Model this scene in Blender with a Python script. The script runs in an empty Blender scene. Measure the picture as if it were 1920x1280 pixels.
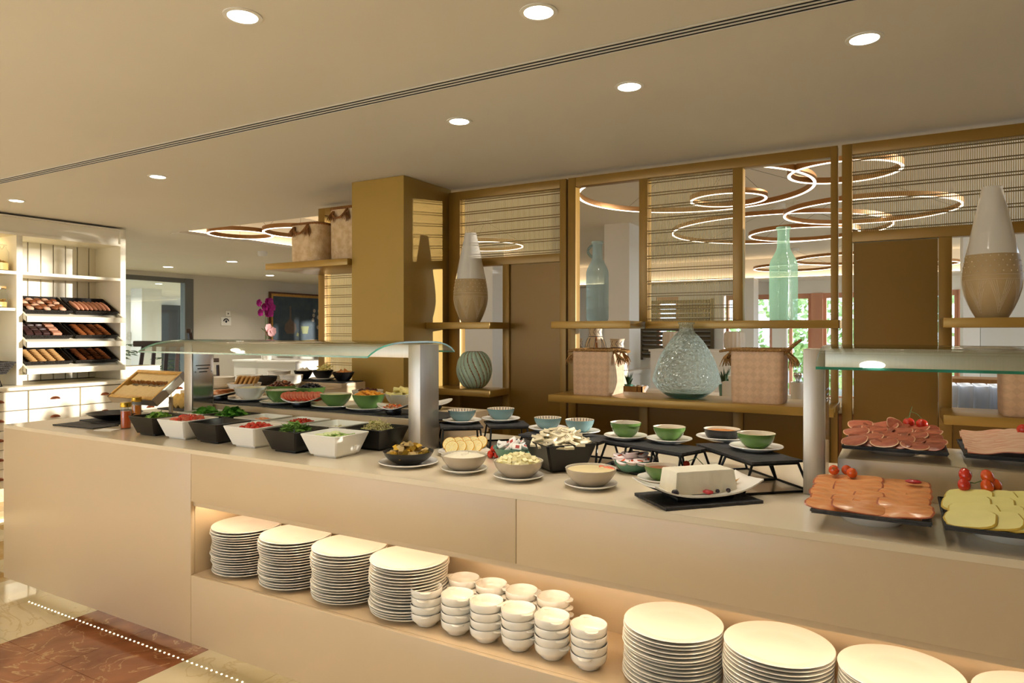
import bpy, bmesh, math, random
from math import pi, sin, cos, radians as R
from mathutils import Matrix, Vector, noise

random.seed(7)
SC = bpy.context.scene
COL = SC.collection

# ------------------------------------------------------------------ camera, sky, sun, exposure
cam = bpy.data.objects.new('camera', bpy.data.cameras.new('camera'))
COL.objects.link(cam)
cam.location = (0, 0, 1.48)
cam.rotation_euler = (R(90), 0, R(29.6))
cam.data.lens = 24
cam.data.sensor_width = 36
cam.data.shift_y = -0.0094
cam.data.clip_end = 200
SC.camera = cam

SC.view_settings.view_transform = 'Standard'
SC.view_settings.look = 'None'
SC.view_settings.gamma = 1
SC.view_settings.use_curve_mapping = False
SC.view_settings.exposure = 0.08
SC.cycles.use_denoising = True
SC.cycles.max_bounces = 10
SC.cycles.diffuse_bounces = 5
SC.cycles.glossy_bounces = 4
SC.cycles.transmission_bounces = 8
SC.cycles.transparent_max_bounces = 24
SC.cycles.caustics_refractive = False
SC.cycles.caustics_reflective = False
SC.cycles.sample_clamp_indirect = 6

world = bpy.data.worlds.new('daylight')
SC.world = world
world.use_nodes = True
wn = world.node_tree.nodes
wn['Background'].inputs[0].default_value = (0.72, 0.86, 1.0, 1)
wn['Background'].inputs[1].default_value = 3.2

sun = bpy.data.objects.new('low_morning_sun', bpy.data.lights.new('low_morning_sun', 'SUN'))
COL.objects.link(sun)
sun.data.energy = 6.5
sun.data.angle = R(0.8)
sun.data.color = (1.0, 0.93, 0.82)
sun.rotation_euler = Vector((-0.887, -0.461, -0.05)).to_track_quat('-Z', 'Y').to_euler()
front_fill = bpy.data.objects.new('front_window_daylight', bpy.data.lights.new('front_window_daylight', 'AREA'))  # invented warm fill behind the camera, brightening counter front and ceiling
COL.objects.link(front_fill)
front_fill.data.shape = 'RECTANGLE'
front_fill.data.size = 5.6
front_fill.data.size_y = 2.2
front_fill.data.energy = 14.0
front_fill.data.color = (1.0, 0.93, 0.82)
front_fill.location = (-4.6, -4.35, 1.25)
front_fill.rotation_euler = (R(90), 0, 0)
WARM = (1.0, 0.90, 0.76)
DOWNLIGHT_W = 3.3
REAR_FILL_W = 12.5  # power of the added lights behind the camera
RING_E = 5.0


# ------------------------------------------------------------------ materials
def lin(c):
    return tuple((v / 255 / 12.92) if v / 255 <= 0.04045 else ((v / 255 + 0.055) / 1.055) ** 2.4 for v in c) + (1,)


MATS = {}


def mat(name, rgb, rough=0.5, metal=0.0, var=0.0, scale=8.0, bump=0.0, bscale=40.0, rgb2=None, trans=0.0, emit=0.0, coat=0.0, ior=1.45, sss=0.0, stretch=None, detail=4.0):
    m = bpy.data.materials.new(name)
    m.use_nodes = True
    nt = m.node_tree
    b = nt.nodes['Principled BSDF']
    b.inputs['Base Color'].default_value = lin(rgb)
    b.inputs['Roughness'].default_value = rough
    b.inputs['Metallic'].default_value = metal
    b.inputs['IOR'].default_value = ior
    b.inputs['Transmission Weight'].default_value = trans
    b.inputs['Coat Weight'].default_value = coat
    if sss:
        b.inputs['Subsurface Weight'].default_value = sss
        b.inputs['Subsurface Radius'].default_value = (0.01, 0.006, 0.003)
    if emit:
        b.inputs['Emission Color'].default_value = lin(rgb)
        b.inputs['Emission Strength'].default_value = emit
    if var or rgb2 or bump:
        tc = nt.nodes.new('ShaderNodeTexCoord')
        mp = nt.nodes.new('ShaderNodeMapping')
        if stretch:
            mp.inputs['Scale'].default_value = stretch
        nt.links.new(tc.outputs['Object'], mp.inputs['Vector'])
    if var or rgb2:
        n = nt.nodes.new('ShaderNodeTexNoise')
        n.inputs['Scale'].default_value = scale
        n.inputs['Detail'].default_value = detail
        nt.links.new(mp.outputs['Vector'], n.inputs['Vector'])
        r = nt.nodes.new('ShaderNodeValToRGB')
        c = lin(rgb)
        c2 = lin(rgb2) if rgb2 else tuple(min(1, v * (1 - var)) for v in c[:3]) + (1,)
        r.color_ramp.elements[0].position = 0.35
        r.color_ramp.elements[1].position = 0.65
        r.color_ramp.elements[0].color = c2
        r.color_ramp.elements[1].color = c
        nt.links.new(n.outputs['Fac'], r.inputs['Fac'])
        nt.links.new(r.outputs['Color'], b.inputs['Base Color'])
    if bump:
        n2 = nt.nodes.new('ShaderNodeTexNoise')
        n2.inputs['Scale'].default_value = bscale
        nt.links.new(mp.outputs['Vector'], n2.inputs['Vector'])
        bp = nt.nodes.new('ShaderNodeBump')
        bp.inputs['Strength'].default_value = bump
        bp.inputs['Distance'].default_value = 0.01
        nt.links.new(n2.outputs['Fac'], bp.inputs['Height'])
        nt.links.new(bp.outputs['Normal'], b.inputs['Normal'])
    MATS[name] = m
    return m


def emis(name, rgb, strength):
    m = bpy.data.materials.new(name)
    m.use_nodes = True
    nt = m.node_tree
    nt.nodes.remove(nt.nodes['Principled BSDF'])
    e = nt.nodes.new('ShaderNodeEmission')
    e.inputs[0].default_value = tuple(rgb) + (1,)
    e.inputs[1].default_value = strength
    nt.links.new(e.outputs[0], nt.nodes['Material Output'].inputs[0])
    MATS[name] = m
    return m


def thin_glass(name, tint, refl_rough=0.02, opacity=0.0, body=(255, 255, 255), ior=1.5, bump=0.0, bscale=30, lucent=False):
    m = bpy.data.materials.new(name)
    m.use_nodes = True
    nt = m.node_tree
    nt.nodes.remove(nt.nodes['Principled BSDF'])
    tr = nt.nodes.new('ShaderNodeBsdfTransparent')
    tr.inputs[0].default_value = tuple(tint) + (1,)
    gl = nt.nodes.new('ShaderNodeBsdfGlossy')
    gl.inputs['Roughness'].default_value = refl_rough
    fr = nt.nodes.new('ShaderNodeFresnel')
    # a thin pane reflects the same from both of its faces
    ge = nt.nodes.new('ShaderNodeNewGeometry')
    mr = nt.nodes.new('ShaderNodeMapRange')
    mr.inputs['To Min'].default_value = ior
    mr.inputs['To Max'].default_value = 1 / ior
    nt.links.new(ge.outputs['Backfacing'], mr.inputs['Value'])
    nt.links.new(mr.outputs[0], fr.inputs['IOR'])
    mx = nt.nodes.new('ShaderNodeMixShader')
    nt.links.new(fr.outputs[0], mx.inputs[0])
    nt.links.new(tr.outputs[0], mx.inputs[1])
    if bump:
        tc = nt.nodes.new('ShaderNodeTexCoord')
        no = nt.nodes.new('ShaderNodeTexNoise')
        no.inputs['Scale'].default_value = bscale
        no.inputs['Detail'].default_value = 3
        nt.links.new(tc.outputs['Object'], no.inputs['Vector'])
        bp = nt.nodes.new('ShaderNodeBump')
        bp.inputs['Strength'].default_value = bump
        bp.inputs['Distance'].default_value = 0.02
        nt.links.new(no.outputs['Fac'], bp.inputs['Height'])
        nt.links.new(bp.outputs['Normal'], gl.inputs['Normal'])
        nt.links.new(bp.outputs['Normal'], fr.inputs['Normal'])
    nt.links.new(gl.outputs[0], mx.inputs[2])
    last = mx
    if opacity:
        df = nt.nodes.new('ShaderNodeBsdfTranslucent' if lucent else 'ShaderNodeBsdfDiffuse')
        df.inputs[0].default_value = lin(body)
        m2 = nt.nodes.new('ShaderNodeMixShader')
        m2.inputs[0].default_value = opacity
        nt.links.new(mx.outputs[0], m2.inputs[1])
        nt.links.new(df.outputs[0], m2.inputs[2])
        last = m2
    nt.links.new(last.outputs[0], nt.nodes['Material Output'].inputs[0])
    MATS[name] = m
    return m


def marble(name, base, second, vein, scale=3.0):
    m = bpy.data.materials.new(name)
    m.use_nodes = True
    nt = m.node_tree
    L = nt.links.new
    b = nt.nodes['Principled BSDF']
    b.inputs['Roughness'].default_value = 0.035
    tc = nt.nodes.new('ShaderNodeNewGeometry')
    n = nt.nodes.new('ShaderNodeTexNoise')
    n.inputs['Scale'].default_value = scale
    n.inputs['Detail'].default_value = 8
    n.inputs['Distortion'].default_value = 1.2
    L(tc.outputs['Position'], n.inputs['Vector'])
    r = nt.nodes.new('ShaderNodeValToRGB')
    r.color_ramp.elements[0].position = 0.35
    r.color_ramp.elements[1].position = 0.68
    r.color_ramp.elements[0].color = lin(base)
    r.color_ramp.elements[1].color = lin(second)
    L(n.outputs['Fac'], r.inputs['Fac'])
    v = nt.nodes.new('ShaderNodeTexNoise')
    v.inputs['Scale'].default_value = scale * 0.9
    v.inputs['Detail'].default_value = 6
    v.inputs['Distortion'].default_value = 2.5
    L(tc.outputs['Position'], v.inputs['Vector'])
    vr = nt.nodes.new('ShaderNodeValToRGB')
    e = vr.color_ramp.elements
    e[0].position, e[0].color = 0.485, (0, 0, 0, 1)
    e[1].position, e[1].color = 0.50, (1, 1, 1, 1)
    k = e.new(0.515)
    k.color = (0, 0, 0, 1)
    L(v.outputs['Fac'], vr.inputs['Fac'])
    mx = nt.nodes.new('ShaderNodeMix')
    mx.data_type = 'RGBA'
    mt = nt.nodes.new('ShaderNodeMath')
    mt.operation = 'MULTIPLY'
    mt.inputs[1].default_value = 0.55
    L(vr.outputs['Color'], mt.inputs[0])
    L(mt.outputs[0], mx.inputs['Factor'])
    L(r.outputs['Color'], mx.inputs['A'])
    mx.inputs['B'].default_value = lin(vein)
    L(mx.outputs['Result'], b.inputs['Base Color'])
    MATS[name] = m
    return m


def weave(name, c1, c2, scale=55.0):
    """Diagonal flat weave of pale seagrass: rotated checker gives over/under, bump gives relief."""
    m = bpy.data.materials.new(name)
    m.use_nodes = True
    nt = m.node_tree
    L = nt.links.new
    b = nt.nodes['Principled BSDF']
    b.inputs['Roughness'].default_value = 0.75
    tc = nt.nodes.new('ShaderNodeTexCoord')
    sep = nt.nodes.new('ShaderNodeSeparateXYZ')
    L(tc.outputs['Object'], sep.inputs[0])
    ad = nt.nodes.new('ShaderNodeMath')
    L(sep.outputs[0], ad.inputs[0])
    L(sep.outputs[1], ad.inputs[1])
    p = nt.nodes.new('ShaderNodeMath')
    p.operation = 'ADD'
    L(ad.outputs[0], p.inputs[0])
    L(sep.outputs[2], p.inputs[1])
    q = nt.nodes.new('ShaderNodeMath')
    q.operation = 'SUBTRACT'
    L(ad.outputs[0], q.inputs[0])
    L(sep.outputs[2], q.inputs[1])
    cb = nt.nodes.new('ShaderNodeCombineXYZ')
    L(p.outputs[0], cb.inputs[0])
    L(q.outputs[0], cb.inputs[1])
    ch = nt.nodes.new('ShaderNodeTexChecker')
    ch.inputs['Scale'].default_value = scale
    L(cb.outputs[0], ch.inputs['Vector'])
    no = nt.nodes.new('ShaderNodeTexNoise')
    no.inputs['Scale'].default_value = 26
    no.inputs['Detail'].default_value = 5
    L(tc.outputs['Object'], no.inputs['Vector'])
    mx = nt.nodes.new('ShaderNodeMix')
    mx.data_type = 'RGBA'
    L(no.outputs['Fac'], mx.inputs['Factor'])
    mx.inputs['A'].default_value = lin(c1)
    mx.inputs['B'].default_value = lin(c2)
    mx2 = nt.nodes.new('ShaderNodeMix')
    mx2.data_type = 'RGBA'
    mx2.blend_type = 'MULTIPLY'
    mx2.inputs['Factor'].default_value = 0.10
    L(mx.outputs['Result'], mx2.inputs['A'])
    L(ch.outputs['Fac'], mx2.inputs['B'])
    L(mx2.outputs['Result'], b.inputs['Base Color'])
    bp = nt.nodes.new('ShaderNodeBump')
    bp.inputs['Strength'].default_value = 0.22
    bp.inputs['Distance'].default_value = 0.004
    L(ch.outputs['Fac'], bp.inputs['Height'])
    L(bp.outputs['Normal'], b.inputs['Normal'])
    MATS[name] = m
    return m


def brushed(name, rgb, rough=0.35, metal=0.9, stretch=(1, 1, 60)):
    return mat(name, rgb, rough=rough, metal=metal, var=0.08, scale=6, stretch=stretch, bump=0.0, bscale=30)


mat('ceiling_paint', (224, 219, 210), 0.75, var=0.03, scale=1.2, bump=0.05, bscale=3)
mat('wall_paint', (205, 200, 188), 0.8, var=0.03, scale=2)
mat('white_paint', (232, 230, 224), 0.55)
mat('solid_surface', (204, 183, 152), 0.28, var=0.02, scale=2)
mat('solid_surface_lit', (222, 208, 182), 0.16, var=0.02, scale=3)  # same material as the front, lightened for the brighter reflection on top
mat('cream_lacquer', (238, 230, 208), 0.45, var=0.02, scale=3)
mat('gold_paint', (166, 135, 64), 0.36, metal=0.25, var=0.05, scale=2.5)
mat('gold_frame', (148, 114, 50), 0.36, metal=0.25, var=0.05, scale=2.5)
mat('gold_panel', (126, 94, 32), 0.36, metal=0.25, var=0.05, scale=2.5)
mat('gold_edge', (164, 130, 62), 0.3, metal=0.3, var=0.04, scale=3)
mat('screen_rod', (196, 172, 112), 0.45, metal=0.35)
mat('screen_wire', (112, 90, 50), 0.5, metal=0.4)
brushed('steel', (188, 180, 168), 0.36, 0.88, (40, 40, 0.6))
brushed('steel_hood', (196, 186, 172), 0.38, 0.8, (60, 1, 1))
brushed('polished_steel', (210, 210, 208), 0.12, 1.0)
mat('dark_slot', (14, 12, 10), 0.7)
mat('slate', (52, 52, 54), 0.62, var=0.35, scale=20, bump=0.5, bscale=60)
mat('black_melamine', (18, 18, 20), 0.3)
mat('white_melamine', (240, 238, 232), 0.25, coat=0.2)
mat('white_porcelain', (243, 239, 230), 0.16, coat=0.3)
mat('taupe_stoneware', (178, 165, 146), 0.22, coat=0.3, var=0.04, scale=20)
mat('taupe_inside', (206, 198, 182), 0.22)
mat('green_glaze', (92, 128, 62), 0.18, coat=0.4, var=0.1, scale=10)
mat('bright_green_glaze', (122, 164, 84), 0.18, coat=0.4, var=0.06, scale=10)
mat('blue_glaze', (116, 148, 152), 0.18, coat=0.4, var=0.06, scale=10)
mat('teal_glaze', (92, 140, 124), 0.18, coat=0.4)
mat('cream_inside', (226, 216, 196), 0.3)
mat('dash_dark', (58, 52, 60), 0.4)
mat('black_wire', (16, 16, 17), 0.4, metal=0.3)
mat('black_wicker', (34, 27, 20), 0.55, var=0.4, scale=70, bump=0.8, bscale=120)
mat('copper', (150, 92, 66), 0.25, metal=0.9)
mat('copper_white_back', (236, 228, 220), 0.3)
mat('drawer_gap', (120, 108, 88), 0.8)
mat('wood_dark', (52, 32, 22), 0.35, var=0.25, scale=6, stretch=(1, 1, 8))
mat('wood_tan', (184, 138, 84), 0.5, var=0.2, scale=6, stretch=(6, 1, 1))
mat('ring_bronze', (168, 118, 62), 0.4, metal=0.4)
mat('orange_wood', (208, 152, 124), 0.5, var=0.12, scale=5, stretch=(1, 1, 0.2))
mat('grey_metal', (106, 106, 100), 0.4, metal=0.4)
mat('dark_shutter', (96, 84, 62), 0.6)
mat('dark_door', (52, 56, 58), 0.5)
mat('blue_fabric', (58, 104, 138), 0.85, var=0.1, scale=80)
mat('pink_white', (238, 224, 224), 0.6)
mat('lamp_shade', (216, 202, 182), 0.7)
weave('weave_pink', (226, 194, 162), (196, 158, 124), 26)
mat('weave_pale', (222, 196, 156), 0.8, rgb2=(200, 166, 122), scale=22, bump=0.5, bscale=90)
mat('rope', (182, 138, 82), 0.85, var=0.3, scale=90, bump=0.9, bscale=150)
mat('rope_dark', (150, 98, 48), 0.85, var=0.3, scale=90, bump=0.9, bscale=150)
mat('vase_white', (232, 226, 214), 0.14, coat=0.5)
mat('vase_tan', (190, 164, 118), 0.55, var=0.06, scale=30)
mat('vase_mark', (224, 208, 176), 0.5)
mat('celadon', (178, 204, 182), 0.45, var=0.12, scale=14)
mat('rust', (136, 82, 44), 0.6)
mat('ceramic_painted', (232, 214, 186), 0.3, var=0.06, scale=12)
mat('ceramic_ochre', (196, 124, 52), 0.35)
mat('ceramic_navy', (42, 42, 78), 0.35)
mat('honeycomb', (206, 160, 84), 0.4, var=0.25, scale=30, bump=0.3, bscale=80)
mat('honey_dark', (170, 106, 34), 0.3, var=0.35, scale=60, bump=0.9, bscale=140)
mat('wax_cap', (208, 178, 122), 0.55, var=0.1, scale=20, bump=0.5, bscale=60)
mat('hive_floor', (160, 148, 116), 0.5, var=0.15, scale=40)
mat('gold_foil', (206, 168, 66), 0.22, metal=0.85, var=0.15, scale=30)
mat('brown_foil', (196, 170, 116), 0.28, metal=0.5, var=0.2, scale=30)
mat('honey_amber', (196, 84, 34), 0.12, coat=0.6)
mat('honey_light', (206, 120, 40), 0.12, coat=0.6)
mat('paper', (238, 236, 230), 0.7)
mat('paper_print', (170, 60, 50), 0.6)
mat('butter_paper', (228, 216, 184), 0.5)
mat('print_dark', (92, 80, 66), 0.6)
mat('lettuce', (150, 190, 78), 0.45, rgb2=(96, 146, 48), scale=60, sss=0.05)
mat('spinach', (112, 178, 70), 0.4, rgb2=(72, 138, 46), scale=50)
mat('rocket_leaf', (116, 156, 66), 0.45, rgb2=(78, 116, 42), scale=50)
mat('tomato', (206, 50, 28), 0.16, coat=0.4, rgb2=(186, 40, 22), scale=12)
mat('tomato_orange', (214, 92, 30), 0.16, coat=0.4, rgb2=(206, 66, 24), scale=12)
mat('tomato_flesh', (226, 104, 76), 0.25, rgb2=(236, 148, 116), scale=60)
mat('carrot', (236, 150, 92), 0.45)
mat('stem_green', (78, 104, 44), 0.6)
mat('sprout_pale', (226, 214, 152), 0.4)
mat('sprout_tip', (150, 158, 60), 0.4)
mat('cucumber', (222, 230, 176), 0.3)
mat('cucumber_skin', (150, 184, 96), 0.4)
mat('yogurt', (240, 232, 208), 0.3, var=0.03, scale=30)
mat('custard', (232, 214, 164), 0.3, var=0.03, scale=30)
mat('cheese_pale', (240, 230, 178), 0.4, var=0.05, scale=30)
mat('cheese_white', (240, 234, 214), 0.45, var=0.04, scale=25, bump=0.15, bscale=40)
mat('cheese_yellow', (226, 212, 132), 0.4, var=0.05, scale=20)
mat('cheese_rind', (200, 168, 66), 0.5)
mat('lemon_flesh', (240, 222, 150), 0.3, var=0.1, scale=60)
mat('lemon_rind', (214, 160, 36), 0.35)
mat('lemon_pith', (244, 234, 190), 0.4)
mat('ham', (166, 84, 62), 0.35, rgb2=(190, 112, 84), scale=40)
mat('ham_fat', (226, 178, 140), 0.35)
mat('ham_dark', (134, 66, 46), 0.35, rgb2=(160, 86, 62), scale=60)
mat('bacon', (222, 158, 128), 0.35, rgb2=(236, 196, 166), scale=18, stretch=(1, 8, 1))
mat('bacon_edge', (206, 124, 98), 0.4)
mat('salmon', (206, 126, 70), 0.28, rgb2=(218, 156, 104), scale=16, stretch=(1, 5, 1))
mat('salmon_dark', (160, 84, 54), 0.3)
mat('bread', (208, 160, 92), 0.7, var=0.15, scale=30, bump=0.3, bscale=80)
mat('bread_crust', (164, 108, 50), 0.7, var=0.2, scale=30)
mat('toast', (218, 178, 96), 0.7, var=0.2, scale=30, bump=0.4, bscale=80)
mat('pastry_tan', (216, 172, 112), 0.55, var=0.15, scale=40)
mat('pastry_brown', (168, 98, 50), 0.5, var=0.25, scale=50)
mat('pastry_dark', (120, 66, 32), 0.45, var=0.3, scale=50)
mat('choc', (66, 42, 40), 0.4, var=0.3, scale=40)
mat('pink_pastry', (206, 146, 116), 0.5, var=0.15, scale=40)
mat('icing', (214, 168, 140), 0.4, var=0.2, scale=60)
mat('dates', (112, 54, 30), 0.25, var=0.3, scale=40, coat=0.4)
mat('date_light', (174, 92, 44), 0.25, coat=0.4)
mat('prunes', (44, 40, 46), 0.35, var=0.3, scale=40)
mat('raisins', (88, 42, 30), 0.4, var=0.3, scale=60)
mat('apricot', (236, 156, 48), 0.3, var=0.12, scale=20)
mat('pineapple', (240, 226, 150), 0.35, var=0.1, scale=30)
mat('nut', (206, 136, 70), 0.5, var=0.25, scale=40)
mat('pasta', (214, 176, 106), 0.5, var=0.2, scale=60)
mat('seeds', (206, 182, 142), 0.6, var=0.35, scale=160, bump=0.8, bscale=220)
mat('cereal', (196, 150, 92), 0.6, var=0.35, scale=120, bump=0.8, bscale=200)
mat('dark_seeds', (56, 44, 34), 0.6, var=0.4, scale=160, bump=0.8, bscale=220)
mat('mousse', (150, 96, 62), 0.45, var=0.2, scale=40)
mat('red_berry', (176, 46, 50), 0.3, var=0.2, scale=60)
mat('dark_berry', (40, 30, 40), 0.3)
mat('orchid_magenta', (172, 30, 132), 0.5, var=0.2, scale=40)
mat('orchid_pink', (232, 176, 178), 0.5, var=0.1, scale=40)
mat('leaf_dark', (40, 66, 34), 0.4, var=0.2, scale=30)
mat('foliage', (186, 206, 140), 0.6, rgb2=(140, 180, 104), scale=14)
mat('canvas_blue', (52, 68, 82), 0.6, rgb2=(70, 84, 92), scale=5)
mat('canvas_ochre', (112, 96, 86), 0.6, var=0.15, scale=12)
mat('canvas_cream', (176, 166, 150), 0.6)
mat('canvas_olive', (134, 138, 92), 0.6)
mat('frame_gold', (206, 158, 84), 0.35, metal=0.5, var=0.15, scale=20)
mat('frame_brown', (92, 54, 26), 0.4, var=0.2, scale=20)
mat('lobby_white', (238, 238, 238), 0.8)
mat('sign_dark', (44, 46, 52), 0.5)
mat('asphalt', (150, 146, 138), 0.9, var=0.1, scale=2)
marble('marble_red', (118, 70, 46), (158, 104, 70), (206, 170, 124), 3.2)
marble('marble_cream', (204, 188, 150), (222, 208, 174), (186, 160, 116), 1.6)
marble('marble_ochre', (176, 142, 82), (200, 170, 112), (146, 110, 62), 4.0)
emis('lamp_glow', (1.0, 0.90, 0.74), 22.0)
emis('ring_glow', (1.0, 0.84, 0.64), RING_E)
emis('warm_strip', (1.0, 0.76, 0.42), 14.0)
emis('led_dot', (1.0, 0.78, 0.46), 30.0)
emis('niche_strip', (1.0, 0.82, 0.60), 26.0)
emis('cove_strip', (1.0, 0.72, 0.42), 9.0)
emis('glint_glow', (1.0, 0.86, 0.62), 6.0)  # glow of the imitated downlight reflections on the guard rails
thin_glass('guard_glass', (0.93, 0.985, 0.965), 0.03, ior=1.55)
mat('guard_glass_edge', (24, 128, 104), 0.15, trans=0.4, coat=0.5)
thin_glass('door_glass', (0.90, 0.95, 0.95), 0.02, ior=1.45)
thin_glass('jar_glass', (0.95, 0.97, 0.96), 0.03)
thin_glass('tumbler_glass', (0.96, 0.98, 1.0), 0.04, opacity=0.3, body=(248, 250, 255), lucent=True)
thin_glass('window_glass', (0.97, 0.99, 1.0), 0.02, ior=1.2)
thin_glass('wrap_film', (0.96, 0.96, 0.96), 0.12, ior=1.6)


thin_glass('blue_glass', (0.80, 0.90, 0.92), 0.14, opacity=0.55, body=(206, 226, 230), ior=1.7, bump=1.0, bscale=150, lucent=True)
thin_glass('green_glass', (0.78, 0.91, 0.83), 0.14, opacity=0.5, body=(180, 214, 194), ior=1.7, bump=1.0, bscale=150, lucent=True)


def crackle_glass(name):
    m = bpy.data.materials.new(name)
    m.use_nodes = True
    nt = m.node_tree
    L = nt.links.new
    nt.nodes.remove(nt.nodes['Principled BSDF'])
    tc = nt.nodes.new('ShaderNodeTexCoord')
    vo = nt.nodes.new('ShaderNodeTexVoronoi')
    vo.inputs['Scale'].default_value = 52
    L(tc.outputs['Object'], vo.inputs['Vector'])
    no = nt.nodes.new('ShaderNodeTexNoise')
    no.inputs['Scale'].default_value = 24
    L(tc.outputs['Object'], no.inputs['Vector'])
    ad = nt.nodes.new('ShaderNodeMath')
    L(vo.outputs['Distance'], ad.inputs[0])
    L(no.outputs['Fac'], ad.inputs[1])
    bp = nt.nodes.new('ShaderNodeBump')
    bp.inputs['Strength'].default_value = 1.0
    bp.inputs['Distance'].default_value = 0.012
    L(ad.outputs[0], bp.inputs['Height'])
    tr = nt.nodes.new('ShaderNodeBsdfTransparent')
    tr.inputs[0].default_value = (0.86, 0.96, 0.96, 1)
    rf = nt.nodes.new('ShaderNodeBsdfRefraction')
    rf.inputs['Color'].default_value = (0.94, 1.0, 1.0, 1)
    rf.inputs['IOR'].default_value = 1.18
    rf.inputs['Roughness'].default_value = 0.0
    L(bp.outputs['Normal'], rf.inputs['Normal'])
    gl = nt.nodes.new('ShaderNodeBsdfGlossy')
    gl.inputs['Roughness'].default_value = 0.05
    L(bp.outputs['Normal'], gl.inputs['Normal'])
    m1 = nt.nodes.new('ShaderNodeMixShader')
    m1.inputs[0].default_value = 0.4
    L(tr.outputs[0], m1.inputs[1])
    L(rf.outputs[0], m1.inputs[2])
    m2 = nt.nodes.new('ShaderNodeMixShader')
    m2.inputs[0].default_value = 0.20
    L(m1.outputs[0], m2.inputs[1])
    L(gl.outputs[0], m2.inputs[2])
    tl = nt.nodes.new('ShaderNodeBsdfTranslucent')
    tl.inputs[0].default_value = (0.75, 0.93, 0.92, 1)
    L(bp.outputs['Normal'], tl.inputs['Normal'])
    m3 = nt.nodes.new('ShaderNodeMixShader')
    m3.inputs[0].default_value = 0.16
    L(m2.outputs[0], m3.inputs[1])
    L(tl.outputs[0], m3.inputs[2])
    L(m3.outputs[0], nt.nodes['Material Output'].inputs[0])
    MATS[name] = m


crackle_glass('aqua_glass')
mat('aqua_base', (96, 204, 192), 0.1, trans=0.7, ior=1.2, coat=0.5)


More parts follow.
